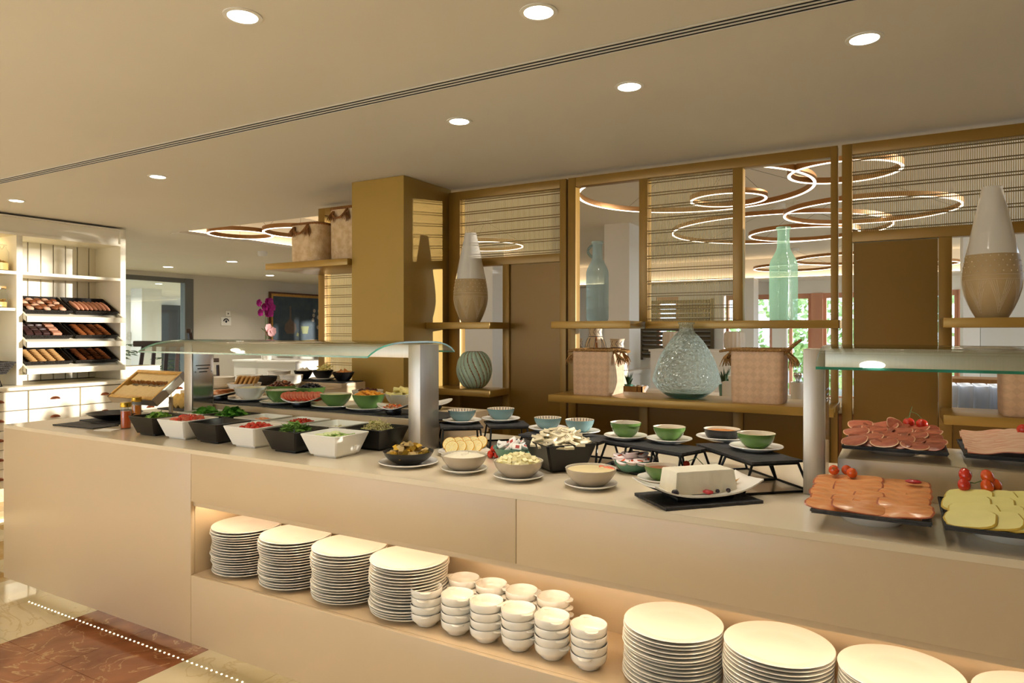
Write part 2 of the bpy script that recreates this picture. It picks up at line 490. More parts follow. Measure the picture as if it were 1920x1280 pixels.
# ------------------------------------------------------------------ mesh builder
class MB:
    def __init__(self):
        self.v, self.f, self.k = [], [], []
        self.m = 0
        self.M = None

    def add(self, vs, fs):
        o = len(self.v)
        if self.M is not None:
            vs = [tuple(self.M @ Vector(p)) for p in vs]
        self.v += [tuple(p) for p in vs]
        self.f += [tuple(i + o for i in f) for f in fs]
        self.k += [self.m] * len(fs)
        return self

    def box(self, x0, x1, y0, y1, z0, z1, bev=0.0):
        if bev <= 0:
            vs = [(x, y, z) for z in (z0, z1) for y in (y0, y1) for x in (x0, x1)]
            return self.add(vs, [(0, 2, 3, 1), (4, 5, 7, 6), (0, 1, 5, 4), (2, 6, 7, 3), (0, 4, 6, 2), (1, 3, 7, 5)])
        b = bmesh.new()
        bmesh.ops.create_cube(b, size=1)
        for p in b.verts:
            p.co = (x0 + (p.co.x + .5) * (x1 - x0), y0 + (p.co.y + .5) * (y1 - y0), z0 + (p.co.z + .5) * (z1 - z0))
        bmesh.ops.bevel(b, geom=list(b.edges), offset=bev, segments=2, affect='EDGES', profile=0.5)
        b.verts.index_update()
        vs = [tuple(p.co) for p in b.verts]
        fs = [tuple(p.index for p in f.verts) for f in b.faces]
        b.free()
        return self.add(vs, fs)

    def hexa(self, lo, hi):
        """lo, hi: four points each, counter-clockwise seen from above."""
        return self.add(list(lo) + list(hi), [(3, 2, 1, 0), (4, 5, 6, 7)] + [(i, (i + 1) % 4, 4 + (i + 1) % 4, 4 + i) for i in range(4)])

    def prism(self, poly, z0, z1):
        n = len(poly)
        return self.add([(x, y, z0) for x, y in poly] + [(x, y, z1) for x, y in poly],
                        [tuple(range(n - 1, -1, -1)), tuple(range(n, 2 * n))] + [(i, (i + 1) % n, n + (i + 1) % n, n + i) for i in range(n)])

    def lathe(self, prof, n=32, c=(0, 0, 0), sx=1.0, sy=1.0, rib=0, ribd=0.0, a0=0.0, cap=True):
        vs, fs = [], []
        for (r, z) in prof:
            for i in range(n):
                a = a0 + 2 * pi * i / n
                rr = r * (1 + (ribd * cos(rib * a) if rib else 0))
                vs.append((c[0] + rr * cos(a) * sx, c[1] + rr * sin(a) * sy, c[2] + z))
        for j in range(len(prof) - 1):
            for i in range(n):
                i2 = (i + 1) % n
                fs.append((j * n + i, j * n + i2, (j + 1) * n + i2, (j + 1) * n + i))
        if cap and prof[0][0] > 1e-6:
            fs.append(tuple(range(n - 1, -1, -1)))
        if cap and prof[-1][0] > 1e-6:
            fs.append(tuple((len(prof) - 1) * n + i for i in range(n)))
        return self.add(vs, fs)

    def sphere(self, c, r, nu=10, nv=7, jit=0.0):
        if not hasattr(r, '__len__'):
            r = (r, r, r)
        vs = [(c[0], c[1], c[2] - r[2])]
        for j in range(1, nv):
            t = pi * j / nv
            for i in range(nu):
                a = 2 * pi * i / nu
                k = 1 + random.uniform(-jit, jit)
                vs.append((c[0] + r[0] * sin(t) * cos(a) * k, c[1] + r[1] * sin(t) * sin(a) * k, c[2] - r[2] * cos(t) * k))
        vs.append((c[0], c[1], c[2] + r[2]))
        fs = [(0, 1 + (i + 1) % nu, 1 + i) for i in range(nu)]
        for j in range(nv - 2):
            for i in range(nu):
                a, b = 1 + j * nu + i, 1 + j * nu + (i + 1) % nu
                fs.append((a, b, b + nu, a + nu))
        e = len(vs) - 1
        fs += [(e, 1 + (nv - 2) * nu + i, 1 + (nv - 2) * nu + (i + 1) % nu) for i in range(nu)]
        return self.add(vs, fs)

    def tube(self, pts, r, n=6, closed=False, twist=0.0):
        pts = [Vector(p) for p in pts]
        m = len(pts)
        rr = r if hasattr(r, '__len__') else [r] * m
        vs, fs = [], []
        up = Vector((0, 0, 1))
        for i, p in enumerate(pts):
            if closed:
                t = (pts[(i + 1) % m] - pts[i - 1]).normalized()
            else:
                t = (pts[min(i + 1, m - 1)] - pts[max(i - 1, 0)]).normalized()
            u = up if abs(t.dot(up)) < 0.95 else Vector((1, 0, 0))
            a = t.cross(u).normalized()
            b = a.cross(t)
            for k in range(n):
                g = 2 * pi * k / n + twist * i
                vs.append(p + (a * cos(g) + b * sin(g)) * rr[i])
        for i in range(m if closed else m - 1):
            for k in range(n):
                k2 = (k + 1) % n
                j = (i + 1) % m
                fs.append((i * n + k, i * n + k2, j * n + k2, j * n + k))
        if not closed:
            fs += [tuple(range(n - 1, -1, -1)), tuple((m - 1) * n + k for k in range(n))]
        return self.add(vs, fs)

    def mesh(self, name, mats, smooth=38):
        me = bpy.data.meshes.new(name)
        me.from_pydata(self.v, [], self.f)
        for m in (mats if isinstance(mats, (list, tuple)) else [mats]):
            me.materials.append(MATS[m] if isinstance(m, str) else m)
        me.polygons.foreach_set('material_index', self.k)
        if smooth:
            me.polygons.foreach_set('use_smooth', [True] * len(me.polygons))
            me.set_sharp_from_angle(angle=R(smooth))
        me.update()
        return me

    def obj(self, name, mats, parent=None, smooth=38, label=None, kind=None, loc=None, rot=None):
        return put(self.mesh(name, mats, smooth), name, parent=parent, label=label, kind=kind, loc=loc, rot=rot)


def put(me, name, label=None, cat=None, loc=None, rz=0.0, group=None, rot=None, parent=None, kind=None, scale=None):
    o = bpy.data.objects.new(name, me)
    COL.objects.link(o)
    if loc is not None:
        o.location = loc
    if rot is not None:
        o.rotation_euler = rot
    elif rz:
        o.rotation_euler = (0, 0, rz)
    if scale is not None:
        o.scale = scale if hasattr(scale, '__len__') else (scale,) * 3
    if parent is not None:
        o.parent = parent
    for k, v in (('label', label), ('category', cat), ('group', group), ('kind', kind)):
        if v:
            o[k] = v
    return o


def thing(name, label, cat, loc=(0, 0, 0), rz=0.0, group=None):
    return put(None, name, label, cat, loc, rz, group)


def struct(name, mb, mats, smooth=38, parent=None):
    return mb.obj(name, mats, parent=parent, smooth=smooth, kind=None if parent else 'structure')


def copy_tree(o, parent=None):
    c = o.copy()
    COL.objects.link(c)
    c.parent = parent
    for ch in list(o.children):
        copy_tree(ch, c)
    return c


def bx(*a, bev=0.0):
    return MB().box(*a, bev=bev)


# ------------------------------------------------------------------ the room shell
CH = 2.52
floor = struct('floor', MB().box(-17.5, 3.8, -4.1, 15.3, -0.06, -0.004), 'marble_cream', 0)
tile_mesh = {}
for mname in ('marble_red', 'marble_cream', 'marble_ochre'):
    tile_mesh[mname] = bx(0.0012, 0.4538, 0.0012, 0.4538, -0.004, 0.0).mesh('floor_tile', mname, 0)
for i in range(12):
    for j in range(8):
        x = -6.895 + 0.455 * i
        y = 0.285 + 0.455 * j
        if i in (7, 8):
            mname = 'marble_red'
        elif i == 6 or i >= 9:
            mname = 'marble_cream'
        else:
            mname = 'marble_ochre' if (i + j) % 2 else 'marble_cream'
        put(tile_mesh[mname], 'tile', parent=floor, loc=(x, y, 0))

b = MB()
b.box(-11.4, 3.7, -4.1, 4.47, CH, CH + 0.1)
b.box(-11.4, -6.7, 4.47, 15.3, CH, CH + 0.1)
b.box(-6.7, 3.7, 14.4, 15.3, CH, CH + 0.1)
ceiling = struct('ceiling', b, 'ceiling_paint', 0)
b = MB()
b.box(-6.8, 3.7, 4.40, 14.5, 2.95, 3.0)
b.box(-6.75, 3.7, 4.40, 4.47, CH + 0.1, 2.95)
b.box(-6.78, -6.70, 4.40, 14.45, CH + 0.1, 2.95)
b.box(-6.7, 3.7, 14.4, 14.48, CH + 0.1, 2.95)
b.box(-6.7, -6.56, 4.5, 14.37, CH, CH + 0.03)
b.box(-6.6, 3.7, 14.25, 14.4, CH, CH + 0.03)
tray = b.obj('recessed_tray', 'ceiling_paint', parent=ceiling, smooth=0)
b = MB()
b.box(-6.68, -6.62, 4.6, 14.2, CH + 0.03, CH + 0.045)
b.box(-6.5, 3.6, 14.31, 14.37, CH + 0.03, CH + 0.045)
b.obj('cove_light', 'cove_strip', parent=ceiling, smooth=0)

struct('wall_left', bx(-7.4, -7.25, -4.1, 4.2, 0, CH), 'wall_paint', 0)
struct('wall_rear_left', bx(-11.4, -7.25, 4.1, 4.2, 0, CH), 'wall_paint', 0)
b = MB()
b.box(-11.32, -11.2, 7.95, 15.2, 0, CH)
b.box(-11.32, -11.2, 4.2, 7.95, 2.44, CH)
struct('wall_far_left', b, 'wall_paint', 0)
b = MB()
b.box(-1.7, 3.7, -4.2, -4.1, 0, CH)
b.box(-7.4, -1.7, -4.2, -4.1, 2.4, CH)
b.box(-7.4, -1.7, -4.2, -4.1, 0, 0.1)
struct('wall_front', b, 'wall_paint', 0)
w = struct('window_0', MB().box(-7.3, -7.2, -4.2, -4.1, .1, 2.4).box(-5.5, -5.4, -4.2, -4.1, .1, 2.4).box(-3.6, -3.5, -4.2, -4.1, .1, 2.4).box(-1.8, -1.7, -4.2, -4.1, .1, 2.4), 'orange_wood', 0)  # window added so fill light can enter from behind the camera
struct('wall_right', bx(3.6, 3.7, -4.1, 4.3, 0, CH), 'wall_paint', 0)
struct('wall_rear', MB().box(-11.3, -4.78, 15.0, 15.2, 0, CH).box(-4.27, -3.3, 15.0, 15.2, 0, CH).box(-4.78, -4.27, 15.0, 15.2, 2.26, CH).box(-4.78, -4.27, 15.0, 15.2, 0, 0.12).box(-3.3, 3.7, 15.0, 15.2, 2.26, CH).box(-3.3, 3.7, 15.0, 15.2, 0, 0.12), 'white_paint', 0)
b = MB()
b.box(0.74, 0.93, 11.0, 11.5, 0, 2.95)
struct('wall_alcove', MB().box(0.95, 3.6, 11.15, 11.3, 0, 2.95), 'wall_paint', 0)
struct('pillar', b, 'white_paint', 0)
struct('pillar', bx(-2.68, -2.44, 13.7, 14.2, 0, CH), 'white_paint', 0)
struct('pillar', bx(-2.27, -2.0, 14.75, 15.0, 0, CH), 'white_paint', 0)
# square white column standing in the dining room and the side wall by the blue chair
struct('pillar', bx(-3.52, -3.164, 8.76, 9.22, 0, 2.95), 'white_paint', 0)
struct('pillar', bx(-6.0, -5.46, 9.0, 9.35, 0, 2.95), 'white_paint', 0)
# low white wall running back from the column
struct('wall_low', MB().box(-3.15, -3.06, 7.6, 14.9, 0, 0.93).box(-3.16, -3.03, 7.6, 14.9, 0.93, 0.97), 'white_paint', 0)
# windows of the dining room
n_win = 0


def window_frame(x0, x1):
    global n_win
    n_win += 1
    w = struct('window_%d' % n_win, MB().box(x0, x1, 15.02, 15.12, 2.16, 2.26).box(x0, x0 + 0.06, 15.02, 15.12, 0.12, 2.16).box(x1 - 0.06, x1, 15.02, 15.12, 0.12, 2.16).box(x0, x1, 15.02, 15.12, 0.12, 0.20), 'orange_wood', 0)
    bx(x0 + 0.06, x1 - 0.06, 15.065, 15.075, 0.20, 2.16).obj('pane', 'window_glass', parent=w, smooth=0)


for x0, x1 in ((-4.77, -4.28), (-3.25, -2.3), (-1.98, -1.56), (-1.34, -0.3), (-0.1, 0.94), (1.14, 2.2), (2.4, 3.5)):
    window_frame(x0, x1)
for x0, x1 in ((-1.56, -1.34), (-0.3, -0.1), (0.94, 1.14), (2.2, 2.4)):
    struct('window_post', bx(x0, x1, 14.95, 15.15, 0.12, 2.26), 'orange_wood', 0)
b = MB()
for y in (4.3, 5.7, 9.2, 12.3, 15.05):
    b.box(3.6, 3.7, y, y + 0.12, 0, 2.98)
b.box(3.6, 3.7, 4.3, 15.1, 0, 0.1)
struct('window_%d' % (n_win + 1), b, 'orange_wood', 0)

# lobby seen through the glass door
b = MB()
b.box(-17.4, -17.2, 4.0, 14.5, 0, 2.42)
struct('wall_lobby', b, 'lobby_white', 0)
struct('ceiling_lobby', bx(-17.4, -11.32, 3.9, 14.5, 2.42, 2.5), 'lobby_white', 0)
d = struct('door_2', MB().box(-17.19, -17.10, 10.55, 11.75, 0, 2.2), 'dark_door', 0)
bx(-17.09, -17.06, 10.65, 11.05, 0.05, 2.1).obj('door_leaf', 'grey_metal', parent=d, smooth=0)
bx(-17.095, -17.06, 11.1, 11.65, 0.05, 2.1).obj('door_leaf', 'dark_door', parent=d, smooth=0)
struct('pillar', bx(-14.6, -14.2, 8.85, 9.3, 0, 2.42), 'lobby_white', 0)

# frameless sliding glass door
d = struct('door_1', MB().box(-11.30, -11.2, 4.2, 7.95, 2.36, 2.44).box(-11.32, -11.19, 7.78, 7.95, 0, 2.44), 'grey_metal', 0)
bx(-11.265, -11.255, 6.42, 7.78, 0.02, 2.36).obj('pane', 'door_glass', parent=d, smooth=0)
bx(-11.24, -11.23, 4.25, 6.46, 0.02, 2.36).obj('pane', 'door_glass', parent=d, smooth=0)
bx(-11.24, -11.2, 5.95, 6.35, 2.30, 2.37).obj('door_closer', 'steel', parent=d, smooth=0)


def text_obj(body, size, name, material, parent=None, loc=(0, 0, 0), rot=(0, 0, 0), extrude=0.0008):
    cu = bpy.data.curves.new(name, 'FONT')
    cu.body = body
    cu.size = size
    cu.align_x = 'CENTER'
    cu.align_y = 'CENTER'
    cu.extrude = extrude
    cu.resolution_u = 2
    o = bpy.data.objects.new(name, cu)
    COL.objects.link(o)
    o.location = loc
    o.rotation_euler = rot
    cu.materials.append(MATS[material])
    if parent is not None:
        o.parent = parent
    return o


# letters on the outer side of the glass, read from behind
text_obj('BI', 0.20, 'door_lettering', 'white_paint', parent=d, loc=(-11.275, 6.78, 1.40), rot=(R(90), 0, R(-90)))

# ------------------------------------------------------------------ gold column and room divider
struct('column', bx(-3.315, -2.86, 3.58, 4.13, 0, CH - 0.002), 'gold_paint', 0)
FY0, FY1 = 4.08, 4.15


def screen(x0, x1, z0, z1, parent):
    """Upright rods tied by pairs of wires every 8 cm."""
    b = MB()
    n = int((x1 - x0) / 0.0092)
    for i in range(n):
        x = x0 + (i + 0.5) * (x1 - x0) / n
        b.box(x - 0.0016, x + 0.0016, 4.110, 4.1112, z0, z1)
    b.m = 1
    z = z1 - 0.012
    while z > z0:
        for dz in (0.0, -0.016):
            b.box(x0, x1, 4.104, 4.107, z + dz - 0.0018, z + dz + 0.0018)
            b.box(x0, x1, 4.115, 4.118, z + dz - 0.0018, z + dz + 0.0018)
        z -= 0.078
    return b.obj('rod_screen', ['screen_rod', 'screen_wire'], parent=parent, smooth=0, kind='stuff')


def module(label, stiles, rails, panels, shelves, screens):
    t = thing('room_divider', label, 'divider', (0, 0, 0), 0, None)
    for x0, x1, z0, z1 in stiles:
        bx(x0, x1, FY0, FY1, z0, z1, bev=0.002).obj('stile', 'gold_frame', parent=t)
    for x0, x1, z0, z1 in rails:
        bx(x0, x1, FY0, FY1, z0, z1, bev=0.002).obj('rail', 'gold_frame', parent=t)
    for x0, x1, z0, z1 in panels:
        bx(x0 + 0.003, x1 - 0.003, FY0 + 0.018, FY1 - 0.02, z0, z1).obj('panel', 'gold_panel', parent=t, smooth=0)
    for x0, x1, y0, y1, z0, z1 in shelves:
        bx(x0, x1, y0, y1, z0, z1, bev=0.0025).obj('shelf', 'gold_edge', parent=t)
    for x0, x1, z0, z1 in screens:
        screen(x0, x1, z0, z1, t)
    return t


TOP = 2.488
module('gold divider frame beside the column holding the green ribbed vase on its lower shelf',
       [(-2.845, -2.749, 0, TOP), (-2.393, -2.342, 0, 1.95), (-1.955, -1.909, 0, TOP)],
       [(-2.749, -1.955, 2.43, TOP), (-2.749, -1.955, 1.945, 2.0), (-2.749, -2.393, 0, 0.06)],
       [(-2.342, -1.955, 0, 1.947), (-2.749, -2.393, 0.06, 1.05)],
       [(-2.857, -2.34, 3.82, 4.078, 1.5, 1.545), (-2.857, -2.34, 3.82, 4.078, 1.05, 1.093)],
       [(-2.749, -1.955, 2.0, 2.43)])
module('wide gold divider frame with three upper bays and the long shelf of baskets',
       [(-1.895, -1.840, 0, TOP), (-1.41, -1.355, 1.545, 2.43), (-0.844, -0.787, 1.545, 2.43), (-0.327, -0.292, 0, TOP),
        (-1.41, -1.355, 0, 1.05), (-0.844, -0.787, 0, 1.05)],
       [(-1.840, -0.327, 2.43, TOP), (-1.840, -0.327, 0, 0.06)],
       [(-1.840, -1.41, 0.06, 1.05), (-1.355, -0.844, 0.06, 1.05), (-0.787, -0.327, 0.06, 1.05)],
       [(-1.886, -1.37, 3.81, 4.078, 1.5, 1.545), (-1.36, -0.285, 4.05, 4.42, 1.5, 1.545), (-1.87, -0.285, 3.74, 4.17, 1.053, 1.097)],
       [(-1.355, -0.844, 1.545, 2.43)])
module('gold divider frame with a closed tall panel behind the sliced meats',
       [(-0.272, -0.223, 0, TOP), (0.172, 0.229, 0, 1.96), (0.95, 1.0, 0, TOP)],
       [(-0.223, 0.95, 2.43, TOP), (-0.223, 0.95, 1.96, 2.015), (0.229, 0.95, 0, 0.06)],
       [(-0.219, 0.172, 0, 1.957), (0.229, 0.95, 0.06, 1.05)],
       [(0.175, 1.0, 3.74, 4.078, 1.5, 1.545), (0.175, 1.0, 3.72, 4.12, 1.053, 1.097)],
       [(-0.223, 0.95, 2.015, 2.43)])
module('solid gold divider frame added as a sun block beyond the third basket',
       [(1.02, 1.07, 0, TOP), (1.5, 1.55, 0, TOP)],
       [(1.07, 1.5, 2.43, TOP), (1.07, 1.5, 0, 0.06)],
       [(1.07, 1.5, 0.06, 2.43)], [], [])  # unseen frame, added and sized to keep sun off the steel post
module('gold divider frame left of the column with two seagrass baskets on its shelf',
       [(-4.144, -4.073, 0, TOP)],
       [(-4.073, -3.32, 2.43, TOP), (-4.073, -3.32, 0, 0.06)],
       [(-4.073, -3.32, 0.06, 0.9)],
       [(-4.14, -3.32, 3.54, 4.076, 1.944, 1.99)],
       [(-4.073, -3.32, 0.9, 1.944)])

# ------------------------------------------------------------------ ceiling fittings
trim_me = MB().lathe([(0.048, 0.0), (0.048, -0.004), (0.062, -0.003), (0.062, 0.0)], 32).mesh('trim_ring', 'white_paint')
lens_me = MB().lathe([(0.0, -0.0015), (0.046, -0.0015), (0.048, 0.0)], 28).mesh('lens', 'lamp_glow')


def downlight(x, y, label, watt, lens_scale=1.0, group=None, spread=120, zc=CH):
    t = thing('downlight', label, 'ceiling light', (x, y, zc), 0, group)
    put(trim_me, 'trim_ring', parent=t, scale=lens_scale)
    put(lens_me, 'lens', parent=t, scale=lens_scale)
    la = bpy.data.lights.new('downlight_beam', 'AREA')
    la.shape = 'DISK'
    la.size = 0.09
    la.energy = watt
    la.color = WARM
    la.spread = R(spread)
    lo = bpy.data.objects.new('downlight_beam', la)
    COL.objects.link(lo)
    lo.parent = t
    lo.location = (0, 0, -0.012)


for (x, y, l) in ((-1.882, 1.517, 'round recessed ceiling light above the dinner plates, camera side of the slot'),
                  (-1.021, 1.972, 'round recessed ceiling light nearest to the slot grille, camera side'),
                  (-0.109, 2.722, 'round recessed ceiling light above the sliced meats'),
                  (-0.997, 2.762, 'round recessed ceiling light above the wire stands'),
                  (-1.891, 2.802, 'round recessed ceiling light above the post of the glass guard'),
                  (-4.323, 2.805, 'round recessed ceiling light above the honeycomb frame'),
                  (-6.088, 2.765, 'round recessed ceiling light in front of the white hutch')):
    downlight(x, y, l, DOWNLIGHT_W)
for (x, y, l) in ((-8.578, 6.726, 'small bright ceiling light near the smoke detector'),
                  (-10.17, 6.772, 'small ceiling light in front of the glass door'),
                  (-10.076, 8.719, 'small ceiling light above the orchid')):
    downlight(x, y, l, 13.0, 1.5)
for x in (-16.0, -14.4, -12.6):
    for y in (6.0, 8.2, 10.4):
        downlight(x, y, 'added lobby ceiling light beyond the sliding glass door', 15.0, 1.3, 'added lobby ceiling lights', 150, 2.42)  # invented lights, added to brighten the lobby
for x in (-6.6, -5.5, -4.4, -3.3, -2.2):
    for y in (-0.1, -1.2, -2.4, -3.5):
        downlight(x, y, 'round ceiling light added behind the viewpoint', REAR_FILL_W, 1.0, 'added ceiling lights behind the viewpoint', 82)  # invented lights, added to brighten the near ceiling and counter

t = thing('slot_grille', 'long three slot air grille running across the ceiling', 'air grille', (0, 0, 0))
bx(-7.2, 3.5, 2.315, 2.405, 2.5185, 2.5198).obj('slot', 'dark_slot', parent=t, smooth=0)
for y0, y1 in ((2.312, 2.321), (2.339, 2.346), (2.364, 2.371), (2.389, 2.398)):
    bx(-7.2, 3.5, y0, y1, 2.5155, 2.5186).obj('blade', 'ceiling_paint', parent=t, smooth=0)

t = thing('smoke_detector', 'small white smoke detector on the dining room ceiling', 'detector', (-7.162, 6.077, 2.500))
MB().lathe([(0.0, -0.045), (0.045, -0.045), (0.06, -0.02), (0.06, 0.02)], 20).obj('body', 'white_paint', parent=t)

# ring pendants
ring_cache = {}


def ring_pendant(x, y, z, r, label, zc=2.95):
    t = thing('ring_pendant', label, 'pendant lamp', (x, y, z))
    w, h, n = 0.013, 0.042, 96
    b = MB()
    b.m = 0
    vs, fs = [], []
    prof = [(r - w, 0.0), (r - w, h), (r + w, h), (r + w, 0.0), (r + w - 0.004, 0.0), (r + w - 0.004, 0.006), (r - w + 0.004, 0.006), (r - w + 0.004, 0.0)]
    for (rr, zz) in prof:
        for i in range(n):
            vs.append((rr * cos(2 * pi * i / n), rr * sin(2 * pi * i / n), zz))
    m = len(prof)
    for j in range(m):
        for i in range(n):
            fs.append((j * n + i, ((j + 1) % m) * n + i, ((j + 1) % m) * n + (i + 1) % n, j * n + (i + 1) % n))
    b.add(vs, fs).obj('ring_frame', 'ring_bronze', parent=t)
    g = MB()
    vs, fs = [], []
    for (rr, zz) in ((r - w + 0.003, -0.004), (r + w - 0.003, -0.004), (r + w - 0.003, 0.005), (r - w + 0.003, 0.005)):
        for i in range(n):
            vs.append((rr * cos(2 * pi * i / n), rr * sin(2 * pi * i / n), zz))
    for j in range(4):
        for i in range(n):
            fs.append((j * n + i, ((j + 1) % 4) * n + i, ((j + 1) % 4) * n + (i + 1) % n, j * n + (i + 1) % n))
    g.add(vs, fs)
    g.obj('diffuser', 'ring_glow', parent=t)
    top = zc - z
    MB().lathe([(0.0, top - 0.045), (0.085, top - 0.045), (0.09, top - 0.04), (0.09, top)], 24).obj('canopy', 'white_paint', parent=t)
    for a in (0.4, 0.4 + 2.094, 0.4 + 4.189):
        MB().tube([(r * cos(a), r * sin(a), h), (0.03 * cos(a), 0.03 * sin(a), top - 0.04)], 0.0015, 4).obj('cable', 'grey_metal', parent=t)


for x, y, z, r, l in ((-1.458, 5.489, 2.6, 0.908, 'largest glowing ring pendant behind the blue glass bottle'),
                      (-1.27, 5.954, 2.6, 0.304, 'small glowing ring pendant inside the largest ring'),
                      (-0.341, 5.321, 2.6, 0.358, 'small glowing ring pendant highest behind the gold stile'),
                      (-0.252, 7.185, 2.6, 0.732, 'wide glowing ring pendant behind the rod screen above the closed panel'),
                      (-0.956, 8.369, 2.585, 0.572, 'medium glowing ring pendant just behind the green bottle neck'),
                      (-1.231, 8.36, 2.65, 1.175, 'very wide glowing ring pendant deep in the dining room'),
                      (-0.636, 11.852, 2.6, 0.838, 'far glowing ring pendant right of the green bottle shoulder'),
                      (-1.621, 12.934, 2.6, 0.668, 'farthest glowing ring pendant by the cove'),
                      (-4.73, 7.618, 2.6, 0.49, 'glowing ring pendant behind the white and tan vase'),
                      (0.35, 13.2, 2.6, 0.5, 'far glowing ring pendant near the window wall')):
    ring_pendant(x, y, z, r, l)
ring_pendant(-6.021, 4.83, 2.5, 0.317, 'small glowing ring pendant left of the seagrass basket')
ring_pendant(-5.36, 5.071, 2.5, 0.391, 'glowing ring pendant half hidden by the seagrass basket')

# ------------------------------------------------------------------ buffet counter
CT = 0.95
t = thing('buffet_counter', 'long white buffet counter with a lit shelf niche in its front', 'counter', (0, 0, 0))
MB().prism([(-4.46, 1.96), (1.4, 1.96), (1.4, 3.04), (-2.03, 3.04), (-2.03, 3.52), (-4.46, 3.52)], 0.93, CT).obj('worktop', 'solid_surface_lit', parent=t, smooth=0)
for x0, x1, z0, z1 in ((-4.46, -2.779, 0.077, 0.93), (-2.777, -1.099, 0.716, 0.93), (-1.097, 1.4, 0.716, 0.93), (-2.777, 1.4, 0.077, 0.384)):
    bx(x0, x1, 1.96, 1.98, z0, z1, bev=0.0015).obj('front_panel', 'solid_surface', parent=t)
bx(-4.46, -4.44, 1.98, 3.52, 0.077, 0.93).obj('end_panel', 'solid_surface', parent=t, smooth=0)
bx(-4.44, 1.4, 3.0, 3.03, 0.077, 0.93).obj('back_panel', 'solid_surface', parent=t, smooth=0)
bx(-2.779, 1.4, 1.972, 1.99, 0.694, 0.72).obj('niche_header', 'solid_surface', parent=t, smooth=0)
bx(-2.779, 1.4, 1.98, 2.36, 0.362, 0.384).obj('niche_shelf', 'solid_surface', parent=t, smooth=0)
bx(-2.779, 1.4, 2.35, 2.37, 0.384, 0.93).obj('niche_back', 'solid_surface', parent=t, smooth=0)
bx(-2.797, -2.777, 1.98, 2.37, 0.384, 0.93).obj('niche_side', 'solid_surface', parent=t, smooth=0)
bx(-2.777, 1.4, 1.99, 2.35, 0.735, 0.75).obj('niche_top', 'solid_surface', parent=t, smooth=0)
bx(-2.76, 1.4, 2.0, 2.015, 0.722, 0.734).obj('niche_light', 'niche_strip', parent=t, smooth=0)
bx(-4.38, 1.4, 2.09, 2.95, -0.003, 0.077).obj('plinth', 'white_paint', parent=t, smooth=0)
b = MB()
for k in range(164):
    b.box(-4.36 + k * 0.035, -4.353 + k * 0.035, 2.04, 2.046, 0.0705, 0.0745)
b.obj('plinth_light', 'led_dot', parent=t, smooth=0, kind='stuff')

# plates in the niche
NZ = 0.385
plate_me = MB().lathe([(0.0, 0.0), (0.082, 0.0), (0.09, 0.002), (0.115, 0.006), (0.152, 0.0185), (0.1545, 0.0205), (0.153, 0.022), (0.149, 0.0215), (0.112, 0.011), (0.096, 0.0075), (0.0, 0.0065)], 44).mesh('dinner_plate', 'white_porcelain', 50)
for si, (x, n, where) in enumerate(((-2.617, 18, 'stack at the end wall of the niche'), (-2.304, 18, 'second stack from the niche end wall'),
                                    (-1.991, 18, 'third stack from the niche end wall'), (-1.678, 18, 'tall stack next to the handled bowls, niche end side'),
                                    (-0.627, 15, 'stack just past the handled bowls'), (-0.313, 15, 'second stack past the handled bowls'),
                                    (0.001, 15, 'third stack past the handled bowls'), (0.315, 15, 'stack cut off by the picture edge'))):
    for i in range(n):
        o = random.Random(si * 50 + i)
        wob = 0.004 * sin(i * 0.7 + si)
        top = i == n - 1
        put(plate_me, 'dinner_plate', ('top white dinner plate of the ' if top else 'white dinner plate inside the ') + where, 'plate',
            (x + wob * .3 + o.uniform(-.0008, .0008), 2.135 + o.uniform(-.004, .004) + wob, NZ + i * 0.0112), o.uniform(0, 6), None if top else 'plates in the ' + where)

cup_b = MB().lathe([(0.0, 0.0), (0.034, 0.0), (0.038, 0.003), (0.042, 0.010), (0.056, 0.023), (0.059, 0.030), (0.0605, 0.050), (0.0595, 0.052), (0.057, 0.050), (0.0555, 0.032), (0.05, 0.022), (0.036, 0.010), (0.0, 0.008)], 36)
cup_me = cup_b.mesh('soup_bowl', 'white_porcelain', 50)
tab = MB()
tab.prism([(0.056 + 0.020 * sin(pi * k / 8), -0.022 * cos(pi * k / 8)) for k in range(9)], 0.0465, 0.0505)
tab_me = tab.mesh('tab_handle', 'white_porcelain', 50)
for si, (x, y, ang) in enumerate(((-1.545, 2.07, 2.2), (-1.405, 2.07, 2.4), (-1.28, 2.07, 3.0), (-1.15, 2.07, 2.9), (-1.02, 2.07, 2.5), (-0.886, 2.07, 2.0),
                                  (-1.475, 2.22, 0.4), (-1.35, 2.22, 0.2), (-1.22, 2.22, 0.5), (-1.09, 2.22, 0.3))):
    front = si < 6
    nm = ('first', 'second', 'third', 'fourth', 'fifth', 'sixth')
    where = (nm[si] + ' front stack from the tall plates') if front else (nm[si - 6] + ' rear stack against the niche back')
    for i in range(4):
        top = i == 3
        r = random.Random(si * 9 + i)
        t = thing('soup_bowl', ('top white handled soup bowl of the ' if top else 'white handled soup bowl inside the ') + where, 'bowl',
                  (x + r.uniform(-.0015, .0015), y + r.uniform(-.0015, .0015), NZ + i * 0.0295), ang + r.uniform(-.3, .3), None if top else 'handled bowls in the ' + where)
        put(cup_me, 'bowl_body', parent=t)
        put(tab_me, 'tab_handle', parent=t)
        put(tab_me, 'tab_handle', parent=t, rz=pi)


